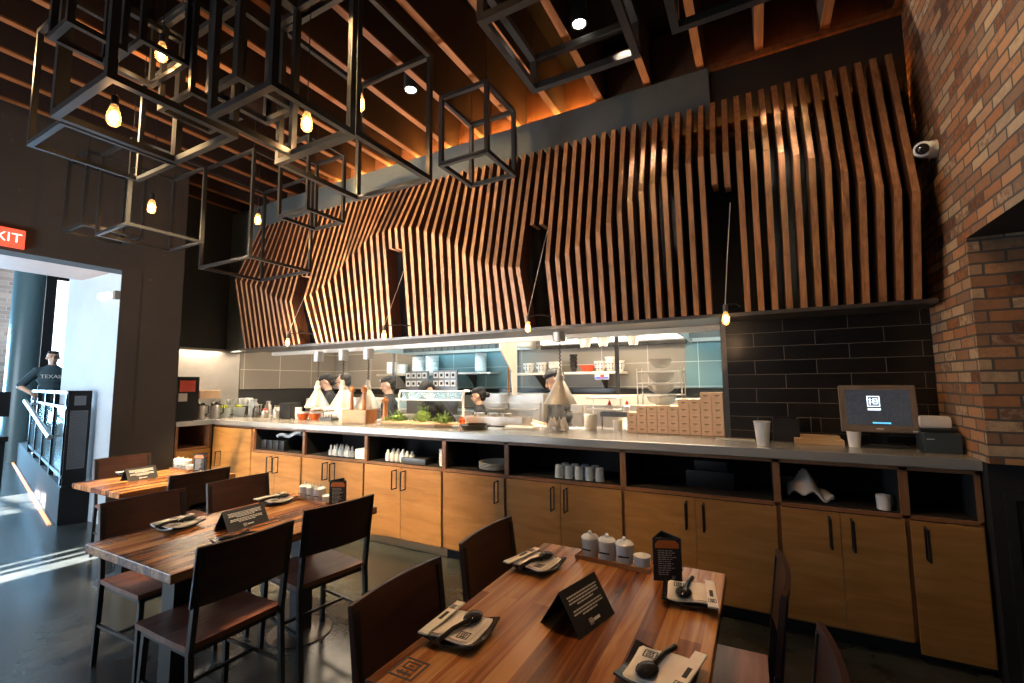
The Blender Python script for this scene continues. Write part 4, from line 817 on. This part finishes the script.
mk('white_cup_stack', lambda b: b.lathe([(0.035, 0), (0.045, 0.10), (0.042, 0.10), (0.033, 0.004)], n=18), M_white, 'white cup under the dark raised shelf', 'cup', (-1.10, 4.02, zc), smooth=True)
# takeout boxes
tk = thing('takeout_box', 'x', 'box', (0, 0, 0), 0, 'takeout boxes stacked on the counter')
bw, bh = 0.083, 0.0575
MB().bbox(-bw/2+.001, bw/2-.001, -0.06, 0.06, 0.0005, bh-0.001, 0.002).build('carton', M_kraft, tk)
MB().box(-0.018, 0.018, -0.0608, -0.0602, 0.028, 0.036).box(-0.010, 0.006, -0.0608, -0.0602, 0.020, 0.024).build('printed_mark', M_kraftp, tk)
cols = [3, 4, 4, 4, 4, 5, 5, 6, 6]
for ci, n in enumerate(cols):
    for r_ in range(n):
        inst(tk, used, (-0.965+ci*0.0855, 4.04, zc+r_*bh), 0, 'kraft takeout box, %s up from the counter, in the %s column from the left' % (ORD[r_+1], ORD[ci+1]))
# right end: papers, cup, black box, cartons, monitor, printer
mk('paper_sheet', lambda b: b.bbox(-0.13, 0.13, -0.05, 0.05, 0, 0.006, 0.001), M_white, 'stack of flat white paper sheets right of the takeout boxes', 'paper', (-0.16, 3.78, zc), 0.05)
mk('plastic_cup', lambda b: b.lathe([(0.036, 0), (0.050, 0.155), (0.053, 0.157), (0.053, 0.162), (0.048, 0.16), (0.034, 0.004)], n=28), M_frost, 'tall translucent plastic cup at the counter front edge', 'cup', (0.02, 3.52, zc), smooth=True)
mk('black_holder', lambda b: b.box(-.08, .08, -.06, -.052, 0, .16).box(-.08, .08, .052, .06, 0, .17).box(-.08, -.072, -.052, .052, 0, .165).box(.072, .08, -.052, .052, 0, .165).box(-.072, .072, -.052, .052, 0, .01), M_black, 'open black box holder against the dark tiles', 'box', (0.17, 3.86, zc))
mk('check_spike', lambda b: b.lathe([(.03, 0), (.03, .008), (.003, .012), (.002, .17), (.0005, .18)], n=14), M_steel_d, 'thin metal spike between the black holder and the screen', 'spike', (0.33, 3.90, zc), smooth=True)
mk('salt_shaker', lambda b: b.lathe([(.018, 0), (.02, .05), (.012, .07), (.001, .075)], n=12), M_blackgl, 'small dark shaker left of the black holder', 'shaker', (0.06, 3.80, zc), smooth=True)
mk('card_boxes', lambda b: b.bbox(-.14, .14, -.06, .06, 0, .035, .003).bbox(-.10, .12, -.05, .05, .0352, .06, .003), M_light_wood, 'low pale cartons left of the screen', 'box', (0.355, 3.78, zc))
mk('white_tumbler', lambda b: b.lathe([(0.032, 0), (0.040, 0.10), (0.037, 0.10), (0.03, 0.004)], n=20), M_white, 'white tumbler just under the left corner of the screen', 'cup', (0.545, 3.70, zc), smooth=True)
mo = thing('touch_screen', 'order screen with brown frame and white square emblem, facing the room', 'monitor', (0.685, 3.77, zc), R(-3)); mo.scale = (0.92, 0.92, 0.96)
MB().bbox(-0.15, 0.15, -0.10, 0.10, 0, 0.018, 0.004).build('base', M_black, mo)
MB().bbox(-0.05, 0.05, -0.01, 0.03, 0.018, 0.20, 0.006).build('stand', M_black, mo)
Mm = TM((0, -0.06, 0.10), rx=R(-10))
MB().bbox(-0.215, 0.215, -0.02, 0.03, 0.0, 0.315, 0.006, 0, Mm).build('frame', M_bezel, mo)
MB().box(-0.180, 0.180, -0.0215, -0.020, 0.045, 0.285, 0, Mm).build('screen', M_screen, mo)
Ms = Mm @ Matrix.Translation((0, -0.0217, 0)) @ Matrix.Rotation(PI/2, 4, 'X')
lo = MB(); logo(lo, Ms @ Matrix.Translation((-0.02, 0.205, 0)), 0.072); lo.box(-0.055, 0.017, 0.145, 0.158, 0, .0006, 0, Ms)
lo.build('screen_emblem', M_screenw, mo)
MB().box(-0.035, 0.065, 0.056, 0.066, 0, .0006, 0, Ms).build('status_bar', M_screenb, mo)
MB().box(-0.018, 0.022, 0.018, 0.026, 0, .0006, 0, Ms).box(0.175, 0.205, 0.006, 0.016, 0, .0006, 0, Ms).build('bezel_marks', M_ink, mo)
pr = thing('receipt_printer', 'dark blue-grey receipt printer next to the brick wall', 'printer', (0.950, 3.66, zc), R(-4))
MB().bbox(-0.085, 0.085, -0.10, 0.12, 0, 0.115, 0.008).build('body', simple('printer_grey', (0.030, 0.042, 0.048), 0.5), pr); MB().bbox(-0.083, 0.083, -0.03, 0.118, 0.1155, 0.135, 0.006).build('cover', M_blkmetal, pr)
MB().box(-0.070, -0.035, -0.1008, -0.1002, 0.078, 0.083).build('maker_mark', M_ink, pr)
mk('white_terminal', lambda b: b.bbox(-0.075, 0.075, -0.03, 0.03, 0, 0.075, 0.018), M_cream, 'rounded white card terminal behind the receipt printer', 'terminal', (0.95, 3.70, zc+0.136), smooth=True)

# ================================================================== KITCHEN BEHIND
def boxthing(name, lab, cat, x0, x1, y0, y1, z0, z1, mt, extra=None, grp=None):
    t = thing(name, lab, cat, ((x0+x1)/2, (y0+y1)/2, z0), 0, grp); hx, hy, H = (x1-x0)/2, (y1-y0)/2, z1-z0
    MB().bbox(-hx, hx, -hy, hy, 0, H, 0.006).build('body', mt, t)
    if extra: extra(t, hx, hy, H)
    return t
def oven_parts(t, hx, hy, H):
    n = max(1, round(hx/0.25))
    for i in range(n):
        a = -hx+0.02+i*(2*hx-0.04)/n; b = a+(2*hx-0.04)/n-0.02
        d = MB().bbox(a, b, -hy-0.02, -hy-0.002, H*0.25, H*0.92, 0.004).build('door', M_steel, t)
        MB().tube([(a+.03, -hy-.02, H*.86), (a+.03, -hy-.045, H*.86), (b-.03, -hy-.045, H*.86), (b-.03, -hy-.02, H*.86)], .006, 6).build('handle', M_steel_d, d)
boxthing('refrigerated_counter', 'white-fronted work counter along the left back wall of the kitchen', 'counter', -6.85, -5.0, 5.25, 5.85, 0, 1.33, M_cream, oven_parts)
boxthing('cooking_range', 'steel cooking range under the wide extractor hood', 'range', -4.95, -3.4, 5.25, 5.85, 0, 1.18, M_steel, oven_parts)
boxthing('steel_oven', 'steel oven with dark glass doors right of the range', 'oven', -3.3, -2.35, 5.2, 5.85, 0, 1.42, M_steel, oven_parts)
boxthing('work_refrigerator', 'white work cabinet along the back wall beneath the bowls shelf', 'refrigerator', -2.3, -0.95, 5.3, 5.85, 0, 1.40, M_cream, oven_parts)
boxthing('steel_worktable', 'steel work table at the right end of the kitchen', 'table', -0.85, 0.6, 5.2, 5.85, 0, 1.36, M_cream, oven_parts)
tag(MB().box(-6.9, 0.85, 5.80, 5.895, 1.385, 1.475).build('wall_rail', M_blackgl), 'glossy black rail running along the kitchen back wall', 'rail')
def hood(x0, x1, lab, y0=4.75):
    t = thing('extractor_hood', lab, 'extractor hood', ((x0+x1)/2, 5.3, 2.035)); hx = (x1-x0)/2; ya, yb = y0-5.3, 0.57
    MB().box(-hx, hx, ya, ya+0.02, 0, 0.16).box(-hx, hx, yb-0.02, yb, 0.0, 0.16).build('lip', M_steel, t)
    MB().add([(-hx, ya, .16), (hx, ya, .16), (hx, ya+.25, .5), (-hx, ya+.25, .5), (-hx, yb, .16), (hx, yb, .16), (hx, yb, .5), (-hx, yb, .5)], [(0,1,2,3),(1,5,6,2),(4,0,3,7),(3,2,6,7)]).build('canopy', M_steel, t)
    for s_ in (-1, 1): MB().box(s_*hx-(.02 if s_ > 0 else 0), s_*hx+(0 if s_ > 0 else .02), ya+.02, yb-.02, 0, .16).build('end_panel', M_steel, t)
    fl = MB(); 
    for k in range(int(hx*2/.12)): fl.box(-hx+.06+k*.12, -hx+.07+k*.12, yb-.30, yb-.28, .02, .15)
    fl.box(-hx+.02, hx-.02, yb-.285, yb-.27, .02, .15); fl.build('filters', M_steel_d, t)
hood(-5.0, -2.75, 'wide steel extractor hood over the range at the kitchen back'); hood(-0.68, 0.45, 'narrower steel extractor hood at the right end of the kitchen')
mk('hood_side_panel', lambda b: b.prism([(-.50, .60), (-.50, .46), (-.22, .20), (-.18, -.1), (-.08, -.1), (-.08, .60)], .02, Matrix(((0,0,1,0),(1,0,0,0),(0,1,0,0),(0,0,0,1)))), M_cream, 'tall cream side panel at the right end of the wide hood', 'panel', (-2.72, 5.25, 1.5))
mk('copper_pole', lambda b: b.tube([(0, 0, 0), (0, 0, .7)], .016, 8), M_millw, 'orange-brown upright pole right of the woman cook', 'pole', (-2.84, 5.2, 1.42), smooth=True)
mk('gas_pipe', lambda b: b.tube([(0, 0, 0), (0, 0, .75)], .018, 8), M_steel_d, 'slim grey upright pipe at the left end of the wide hood', 'pipe', (-5.15, 5.55, 1.34), smooth=True)
mk('black_upright', lambda b: b.bbox(-.02, .02, -.02, .02, 0, 1.18, .003), M_black, 'thin black post from ceiling right of the spotted cups', 'post', (-1.34, 4.95, 1.42))
boxthing('light_panel', 'long bright ceiling light band above the bowls shelf', 'light', -2.65, -0.72, 5.80, 5.88, 2.09, 2.21, M_tube)
boxthing('shelf_rail', 'dark rail under the bright light band', 'rail', -2.65, -0.72, 5.80, 5.88, 2.02, 2.07, M_blackgl)
# shelf of bowls
def wshelf(x0, x1, y0, z, lab, mt=M_cream):
    t = thing('wall_shelf', lab, 'shelf', ((x0+x1)/2, YK-0.021, z)); hx = (x1-x0)/2; dy = y0-YK
    MB().bbox(-hx, hx, dy, 0, -0.03, 0, .004).build('board', mt, t)
    for s_ in (-.6, .6): MB().prism([(0, -.03), (dy*.9, -.03), (0, -.24)], .02, Matrix(((0,0,1,s_*hx),(1,0,0,0),(0,1,0,0),(0,0,0,1)))).build('bracket', M_steel_d, t)
wshelf(-2.92, -1.45, 5.5, 1.69, 'wall shelf of white and red bowls behind the capped cook')
wshelf(-5.55, -3.35, 5.6, 1.72, 'wall shelf under the wide hood holding stacked containers', M_steel)
def bstack(n, r, hh, mt, dots=False):
    b = MB()
    for k in range(n): b.lathe([(r*.5, hh*k), (r*.62, hh*k+.006), (r*.95, hh*k+.07), (r, hh*k+.085), (r*.96, hh*k+.085), (r*.55, hh*k+.012)], n=18)
    if dots:
        for k in range(9): a = -PI/2+(k % 3-1)*.6; b.ell((r*.86*math.cos(a), r*.86*math.sin(a), .04+.028*(k//3)), .009, .009, .009, 6, 5, 1)
    return b
BS = [(-2.78, 2, .085, .05, M_white, 1, 'leftmost stack of spotted white bowls on the shelf'), (-2.58, 2, .085, .055, M_white, 1, 'second stack of spotted white bowls on the shelf'), (-2.38, 3, .095, .03, M_white, 0, 'stack of plain white bowls left of the dark cups'),
      (-2.12, 4, .055, .05, M_blackgl, 0, 'tall dark cup stack on the bowls shelf'), (-1.93, 1, .10, .05, M_red, 0, 'bright red bowl on the shelf'), (-1.76, 2, .08, .05, M_white, 1, 'spotted white bowls just right of the red bowl'), (-1.62, 3, .08, .05, M_white, 1, 'tallest spotted white bowls on the shelf'), (-1.50, 2, .06, .05, M_white, 1, 'last spotted white cups at the right end of the shelf')]
for x, n, r, hh, mt, dts, lab in BS: tagm(bstack(n, r, hh, mt, dts), 'bowl_stack', [mt, M_inkd], lab, 'bowls', 'bowls on the right wall shelf', True, (x, 5.68, 1.691))
mk('shelf_sign', lambda b: b.box(-.09, .09, 0, .006, 0, .07).box(-.085, .085, -.001, 0, .008, .034, 1).box(-.02, .03, -.0015, -.001, .02, .06, 2), [M_white, simple('blue_print', (.05, .12, .6), .5), M_red], 'white sign with blue and red print hanging off the bowls shelf', 'sign', (-1.68, 5.485, 1.59))
CT = [(-5.36, .10, .20, 'pale container stack at the left end under the wide hood'), (-5.15, .09, .16, 'shorter pale container stack beside the leftmost one'), (-4.80, .11, .27, 'tall pale container stack behind the ticket racks, left of the pair'), (-4.53, .11, .28, 'tall pale container stack behind the ticket racks, right of the pair'), (-3.62, .09, .28, 'tall white container stack at the right end under the wide hood')]
for x, r, hh, lab in CT: tagm(MB().lathe([(r*.8, 0)]+[v for k in range(6) for v in ((r, hh*(k+.7)/6), (r*.93, hh*(k+1)/6))]+[(.001, hh)], n=20), 'container_stack', M_frost, lab, 'containers', 'container stacks under the hood', True, (x, 5.76, 1.721))
# ticket racks: two boards of eight card pockets
for x, lab in ((-4.33, 'left rack of eight small square cards above the pass'), (-3.83, 'right rack of eight small square cards above the pass')):
    t = thing('card_rack', lab, 'rack', (x, 5.15, 1.50), 0, 'card racks'); MB().box(-.21, .21, 0, .02, 0, .24).box(-.2, .2, .02, .03, -.37, 0).build('board', M_steel_d, t)
    for i in range(8): MB().box(-.19+.1*(i % 4), -.11+.1*(i % 4), -.012, -.001, .02+.115*(i//4), .10+.115*(i//4)).box(-.17+.1*(i % 4), -.13+.1*(i % 4), -.014, -.012, .04+.115*(i//4), .08+.115*(i//4), 1).build('card', [M_white, M_inkd], t)
boxthing('rack_counter', 'low steel counter carrying the card racks', 'counter', -4.6, -3.55, 5.0, 5.19, 0, 1.12, M_steel)
# mixing bowls on rack
t = thing('bowl_rack', 'wire rack with steel mixing bowls above the takeout boxes', 'rack', (-0.88, 4.95, 1.20)); b = MB()
for z in (.10, .22, .34, .46):
    for s_ in (-1, 1): b.tube([(-.22, s_*.12, z), (.22, s_*.12, z)], .006, 5); b.tube([(s_*.22, -.12, z), (s_*.22, .12, z)], .006, 5)
for sx in (-1, 1):
    for sy in (-1, 1): b.tube([(sx*.22, sy*.12, 0), (sx*.22, sy*.12, .50)], .007, 5)
b.build('wire_frame', M_steel, t)
boxthing('prep_table', 'white prep table under the wire bowl rack', 'table', -1.25, -0.5, 4.75, 5.15, 0, 1.199, M_cream)
for i, (z, r) in enumerate(((.11, .15), (.23, .14), (.35, .13), (.50, .11))):
    tagm(MB().lathe([(r*.4, 0), (r*.85, .04), (r, .09), (r*1.05, .092), (r*.82, .045), (r*.38, .006)], n=24), 'mixing_bowl', M_steel, '%s steel mixing bowl from the bottom of the wire rack' % ORD[i+1], 'bowl', 'mixing bowls on the wire rack', True, (-0.88, 4.95, 1.20+z))
hk = [(-1.62, 'hanging white utensil left of the others under the bright band'), (-1.42, 'crumpled white cloth hanging in the middle under the bright band'), (-1.10, 'white cloth hanging at the narrow hood corner')]
for i, (x, lab) in enumerate(hk):
    b = MB(); b.grid(lambda u, v: ((u-.5)*.18*(1-.5*v), .02*math.sin(9*u+i), -.14*v), 8, 8, th=-.008); tagm(b, 'hanging_cloth', M_white, lab, 'cloth', 'cloths hanging in the kitchen opening', True, (x, 4.70, 2.075))
    bpy.data.objects[-1] if False else None
tag(MB().tube([(-1.9, 4.70, 2.065), (-0.6, 4.70, 2.065)], .008, 6).tube([(-1.9, 4.70, 2.065), (-1.9, 4.70, 2.62)], .005, 5).tube([(-.6, 4.70, 2.065), (-.6, 4.70, 2.62)], .005, 5).build('hanging_rail', M_steel), 'thin steel rail with white cloths hanging from it', 'rail')
tag(MB().bbox(-6.948, -6.93, 2.96, 4.13, 1.13, 2.09, .002).build('steel_splashback', M_steel), 'tall brushed steel splashback on the wall behind the left counter', 'panel')

# ================================================================== ENTRANCE HALL
A_ = Vector((-6.98, 2.20, 0)); B_ = Vector((-11.4, 3.12, 0)); dAB = (B_-A_); LAB = dAB.length; ang = math.atan2(dAB.y, dAB.x)
struct(MB().box(0, LAB+2.4, -1.6, 0.0, 0, 0.43, 0, Matrix.Translation(A_) @ Matrix.Rotation(ang, 4, 'Z')).build('floor_raised', M_black))
rl = thing('entrance_railing', 'black framed glass railing with perforated end panel beside the doorway', 'railing', A_, ang)
MB().box(-0.08, 0.08, -0.22, 0.0, 0.43, 0.445).bbox(-0.03, 0.03, -0.21, -0.01, 0.445, 1.51, .003).box(-.03, LAB, -.04, -.0, 1.47, 1.51).box(-.03, LAB, -.04, -.0, .52, .56).box(-.03, LAB, -.04, -.0, 1.30, 1.33).build('frame', M_blkmetal, rl)
for k in range(5):
    x = 0.05+k*(LAB-.1)/4; MB().box(x-.025, x+.025, -.045, -.005+.01, .43, 1.51).build('post', M_blkmetal, rl)
    if k < 4: MB().box(x+.03, x+(LAB-.1)/4-.03, -.024, -.016, .565, 1.295).build('glass', M_rglass, rl)
hr = MB(); hr.tube([(0.15, .10, .98), (LAB*.9, .10, 1.32)], .028, 10); hr.tube([(.18, .10, .98), (.18, .0, 1.0)], .012, 6); hr.tube([(LAB*.8, .10, 1.28), (LAB*.8, 0, 1.28)], .012, 6); hr.build('handrail', simple('handrail_grey', (.45, .48, .5), .3, .5), rl, True)
Me = TM((-0.0305, -0.11, 0))
pf = MB().box(-.004, 0, -.075, .075, .62, 1.28, 0, Me).box(-.004, 0, -.05, .05, 1.34, 1.45, 0, Me)
pf.build('perforated_insert', M_mesh, rl)
pf2 = MB()
for i in range(7):
    for j in range(34): pf2.box(-.0055, -.0042, -.064+.02*i+(.01 if j % 2 else 0)-.004, -.064+.02*i+(.01 if j % 2 else 0)+.004, .635+.0188*j, .645+.0188*j, 0, Me)
pf2.build('perforations', M_black, rl)
tagm(MB().bbox(-.35, .02, -.26, 0, 0, .428, .004), 'step_block', M_black, 'low black block under the end panel of the entrance railing', 'block', None, False, (A_.x+.30, A_.y+.05, 0), ang) if False else None
col = tag(MB().lathe([(.25, 0), (.25, 5.19)], n=40).build('round_column', M_column, None, True), 'tall dark round column in the entrance hall', 'column'); col.location = (-13.9, 3.62, 0)
wf = struct(MB().box(-17.3, -17.2, 4.55, 6.5, 2.0, 5.19).build('window_1', M_sky))
tag(MB().box(-17.0, -16.9, 4.55, 4.93, 0, 5.19).box(-16.98, -16.9, 4.93, 6.5, 4.52, 4.66).build('window_frame_post', M_black), 'black window post right of the round column in the entrance', 'post')
hs = thing('host_stand', 'dark slatted stand at the far left edge beyond the doorway', 'stand', (-8.32, 1.83, 0)); MB().box(-.28, .28, -.2, .2, .9, .96).box(-.26, -.22, -.18, -.14, 0, .9).box(.22, .26, -.18, -.14, 0, .9).box(-.26, -.22, .14, .18, 0, .9).box(.22, .26, .14, .18, 0, .9).build('frame', M_black, hs); MB().box(-.27, .27, -.19, .19, 1.2, 1.5).box(-.2, -.16, -.02, .02, .96, 1.2).box(.16, .2, -.02, .02, .96, 1.2).build('upper_box', M_black, hs)
wl = thing('wall_lamp', 'small lamp high on the pale wall inside the doorway', 'lamp', (-6.55, 2.45, 2.62)); MB().bbox(-.03, .03, -.05, 0, -.05, .05, .006).build('mount', M_bezel, wl); MB().tube([(-.04, -.07, 0), (-.16, -.10, -.02)], [.035, .05], 12).build('head', simple('wall_lamp_white', (.8, .75, .7), .4, emit=(1, .85, .7), es=1.5), wl, True)

# ================================================================== PEOPLE
def rem(o, vs):
    md = o.modifiers.new('skin', 'REMESH'); md.mode = 'VOXEL'; md.voxel_size = vs; md.use_smooth_shade = True
    sm = o.modifiers.new('soft', 'SMOOTH'); sm.factor = 0.5; sm.iterations = 3
def cap(mb, p, q, r0, r1, n=12, k=5):
    p, q = Vector(p), Vector(q); d = (q-p); L = d.length; d.normalize(); pts, rs = [], []
    for i in range(k): a = -PI/2+PI/2*i/k+.08; pts.append(p+d*r0*math.sin(a)); rs.append(max(r0*math.cos(a), .001))
    pts += [p+d*L*t for t in (0, .5, 1)]; rs += [r0, (r0+r1)/2, r1]
    for i in range(1, k+1): a = PI/2*i/k-.08; pts.append(q+d*r1*math.sin(a)); rs.append(max(r1*math.cos(a), .001))
    mb.tube(pts, rs, n)
def person(lab, loc, rz, s=1.0, lean=0, head=(0, 0), arms=None, shirt=M_shirt_k, cap_=True, hairlen=0, glasses=False, bun=False, sleeve=0.6, txt=None, sc_=None):
    """faces local -y; head=(yaw, pitch)"""
    t = thing('person', lab, 'person', loc, rz); t.scale = (s, s, s)
    L = Matrix.Translation((0, 0, .95)) @ Matrix.Rotation(lean, 4, 'X') @ Matrix.Translation((0, 0, -.95))
    def T(p): return L @ Vector(p)
    arms = arms or {-1: ((-.25, -.02, 1.14), (-.20, -.22, 1.02)), 1: ((.25, -.02, 1.14), (.20, -.22, 1.02))}
    bd = MB()
    for z, rx, ry in ((.93, .155, .105), (1.05, .135, .095), (1.18, .15, .105), (1.30, .165, .11), (1.38, .15, .09)): bd.ell(T((0, 0, z)), rx, ry, .10)
    cap(bd, T((0, .01, 1.40)), T((0, -.005, 1.53)), .062, .052)
    hd = T((0, -.01, 1.625)); Hm = Matrix.Translation(hd) @ L.to_3x3().to_4x4() @ Matrix.Rotation(head[0], 4, 'Z') @ Matrix.Rotation(head[1], 4, 'X')
    H3 = Hm.to_3x3().to_4x4()
    def hh(p): return Hm @ Vector(p)
    bd.ell(hh((0, .012, .025)), .076, .094, .088, 16, 10, 0, H3); bd.ell(hh((0, -.025, -.035)), .058, .066, .070, 14, 9, 0, H3); bd.ell(hh((0, -.055, -.088)), .030, .028, .022, 10, 7, 0, H3)
    cap(bd, hh((0, -.088, .012)), hh((0, -.108, -.022)), .010, .015, 8, 4); bd.ell(hh((0, -.078, .030)), .05, .018, .012, 10, 6, 0, H3)
    bd.ell(hh((0, -.090, -.055)), .024, .010, .007, 8, 6, 0, H3); bd.ell(hh((0, -.088, -.066)), .020, .010, .007, 8, 6, 0, H3)
    for e in (-1, 1): bd.ell(hh((e*.078, .012, -.005)), .010, .018, .030, 8, 7, 0, H3)
    sh = MB(); sl_ = MB()
    for a in (-1, 1):
        S = T((a*.175, 0, 1.395)); E, W = Vector(arms[a][0]), Vector(arms[a][1])
        cap(bd, S, E, .050, .040); cap(bd, E, W, .040, .027)
        d = (W-E).normalized(); side = Vector((0, 0, 1)).cross(d); side = side.normalized() if side.length > .1 else Vector((1, 0, 0)); nrm = d.cross(side)
        Mh = Matrix((side, d, nrm)).transposed(); c = W+d*.045; bd.ell(c, .040, .052, .018, 12, 8, 0, Mh.to_4x4())
        for k, (o_, ln) in enumerate(((-.030, .062), (-.011, .075), (.010, .070), (.029, .054))):
            p0 = W+d*.078+side*o_; p1 = p0+d*ln*.55-nrm*.012; p2 = p1+d*ln*.35-nrm*.026; cap(bd, p0, p1, .0095, .009, 8, 3); cap(bd, p1, p2, .009, .0075, 8, 3)
        p0 = W+d*.03-side*a*.034; p1 = p0+d*.035-side*a*.028-nrm*.01; cap(bd, p0, p1, .012, .010, 8, 3); cap(bd, p1, p1+d*.028-nrm*.008, .010, .008, 8, 3)
        cap(sh, S, S.lerp(E, min(1, sleeve/.6*.92)), .068, .058)
        if sleeve > .7: cap(sh, E, E.lerp(W, .8), .056, .042)
        cap(bd, (a*.09, 0, .92), (a*.095, -.01, .50), .085, .055); cap(bd, (a*.095, -.01, .50), (a*.10, .02, .09), .055, .035); cap(bd, (a*.10, .02, .05), (a*.11, -.13, .035), .035, .03)
    bo = bd.build('body', M_skin, t, True); rem(bo, .0065)
    for z, rx, ry in ((.90, .175, .125), (1.00, .165, .12), (1.12, .165, .122), (1.24, .18, .13), (1.34, .18, .125), (1.405, .13, .088)): sh.ell(T((0, 0, z)), rx, ry, .105)
    cap(sh, T((-.13, 0, 1.40)), T((.13, 0, 1.40)), .062, .062); cap(sh, T((0, .01, 1.42)), T((0, .0, 1.465)), .075, .066)
    so_ = sh.build('shirt', shirt, t, True); rem(so_, .010)
    tr_ = MB()
    for a in (-1, 1): cap(tr_, (a*.085, 0, .90), (a*.095, -.01, .50), .105, .075); cap(tr_, (a*.095, -.01, .50), (a*.10, .02, .10), .075, .058)
    tr_.ell((0, 0, .92), .175, .125, .10); rem(tr_.build('trousers', M_trouser, t, True), .012)
    sh2 = MB()
    for a in (-1, 1): sh2.ell((a*.107, -.06, .035), .052, .135, .036)
    sh2.build('shoes', M_blackgl, t, True)
    hr_ = MB(); hr_.ell(hh((0, .042, .034)), .081, .082, .086, 16, 10, 0, H3)
    if not cap_: hr_.ell(hh((0, -.035, .088)), .070, .055, .030, 14, 8, 0, H3)
    hr_.ell(hh((0, .062, -.025)), .064, .046, .058, 12, 8, 0, H3)
    if bun: hr_.ell(hh((0, .135, -.005)), .042, .040, .042, 12, 8, 0, H3)
    # keep the face free: cut hair in front of the ears below the brow
    ho = hr_.build('hair', M_hair, t, True)
    for e in (-1, 1): pass
    ey = MB()
    for e in (-1, 1): ey.ell(hh((e*.030, -.087, .006)), .012, .006, .006, 8, 6, 0, H3); ey.ell(hh((e*.031, -.092, .028)), .018, .005, .004, 8, 5, 0, H3)
    ey.build('eyes', M_hair, t, True)
    if cap_:
        cp = MB(); cp.ell(hh((0, .012, .078)), .086, .103, .055, 18, 10, 0, H3); cp.lathe([(.086, 0), (.088, .03)], n=20, M=Hm @ Matrix.Translation((0, .010, .052)) @ Matrix.Diagonal((1, 1.16, 1, 1)))
        cp.build('black_cap', M_shirt_k, t, True)
        MB().ell(hh((0, -.090, .082)), .018, .008, .018, 10, 7, 0, H3).build('cap_emblem', M_ink, t, True)
    if glasses:
        g = MB()
        for e in (-1, 1):
            for k in range(12):
                a0, a1 = 2*PI*k/12, 2*PI*(k+1)/12; g.tube([hh((e*.032+.022*math.cos(a0), -.104, .006+.016*math.sin(a0))), hh((e*.032+.022*math.cos(a1), -.104, .006+.016*math.sin(a1)))], .003, 5)
            g.tube([hh((e*.054, -.104, .008)), hh((e*.084, .0, .008))], .003, 5)
        g.build('glasses', M_black, t)
    if txt:
        MB().text(txt, .085, L @ Matrix.Translation((0, -.140, 1.30)) @ Matrix.Rotation(PI/2, 4, 'X'), ext=.006).build('shirt_lettering', M_ink, t)
    return t
person('cook in black cap and black shirt looking down, behind the leftmost heat lamp', (-5.58, 4.74, 0), R(-40), .985, lean=.12, head=(R(-15), .32))
person('dark-haired person with glasses and white shirt reaching over the orange bowls', (-4.90, 4.46, 0), R(-55), .985, lean=.15, head=(R(-10), .15), shirt=M_shirt_w, cap_=False, glasses=True, sleeve=.9,
       arms={-1: ((-.22, -.20, 1.20), (-.12, -.42, 1.24)), 1: ((.26, -.10, 1.16), (.18, -.34, 1.18))})
person('cook in black cap and dark shirt standing left of the herb board', (-4.32, 4.62, 0), R(-48), .95, lean=.05, head=(R(-5), .18))
person('cook in dark clothes bent behind the glass guard', (-3.62, 4.85, 0), R(-20), .94, lean=.38, head=(0, .55))
person('woman cook with dark hair bun and black top looking left', (-3.05, 4.88, 0), R(-62), .86, lean=.06, head=(R(-10), .10), bun=True)
person('cook in black cap and tee shirt working behind the right heat lamp', (-1.80, 4.50, 0), R(-62), .975, lean=.12, head=(R(-5), .30),
       arms={-1: ((-.20, -.14, 1.10), (-.12, -.44, 1.19)), 1: ((.26, -.14, 1.10), (.10, -.42, 1.17))})
person('man in grey tee shirt with pale lettering on the raised entrance floor', (-10.6, 3.12, 0.43), R(70), 1.0, head=(R(8), 0), shirt=M_shirt_t, cap_=False, txt='TEXAS',
       arms={-1: ((-.36, -.02, 1.14), (-.22, -.20, 1.04)), 1: ((.36, -.02, 1.14), (.22, -.20, 1.04))})
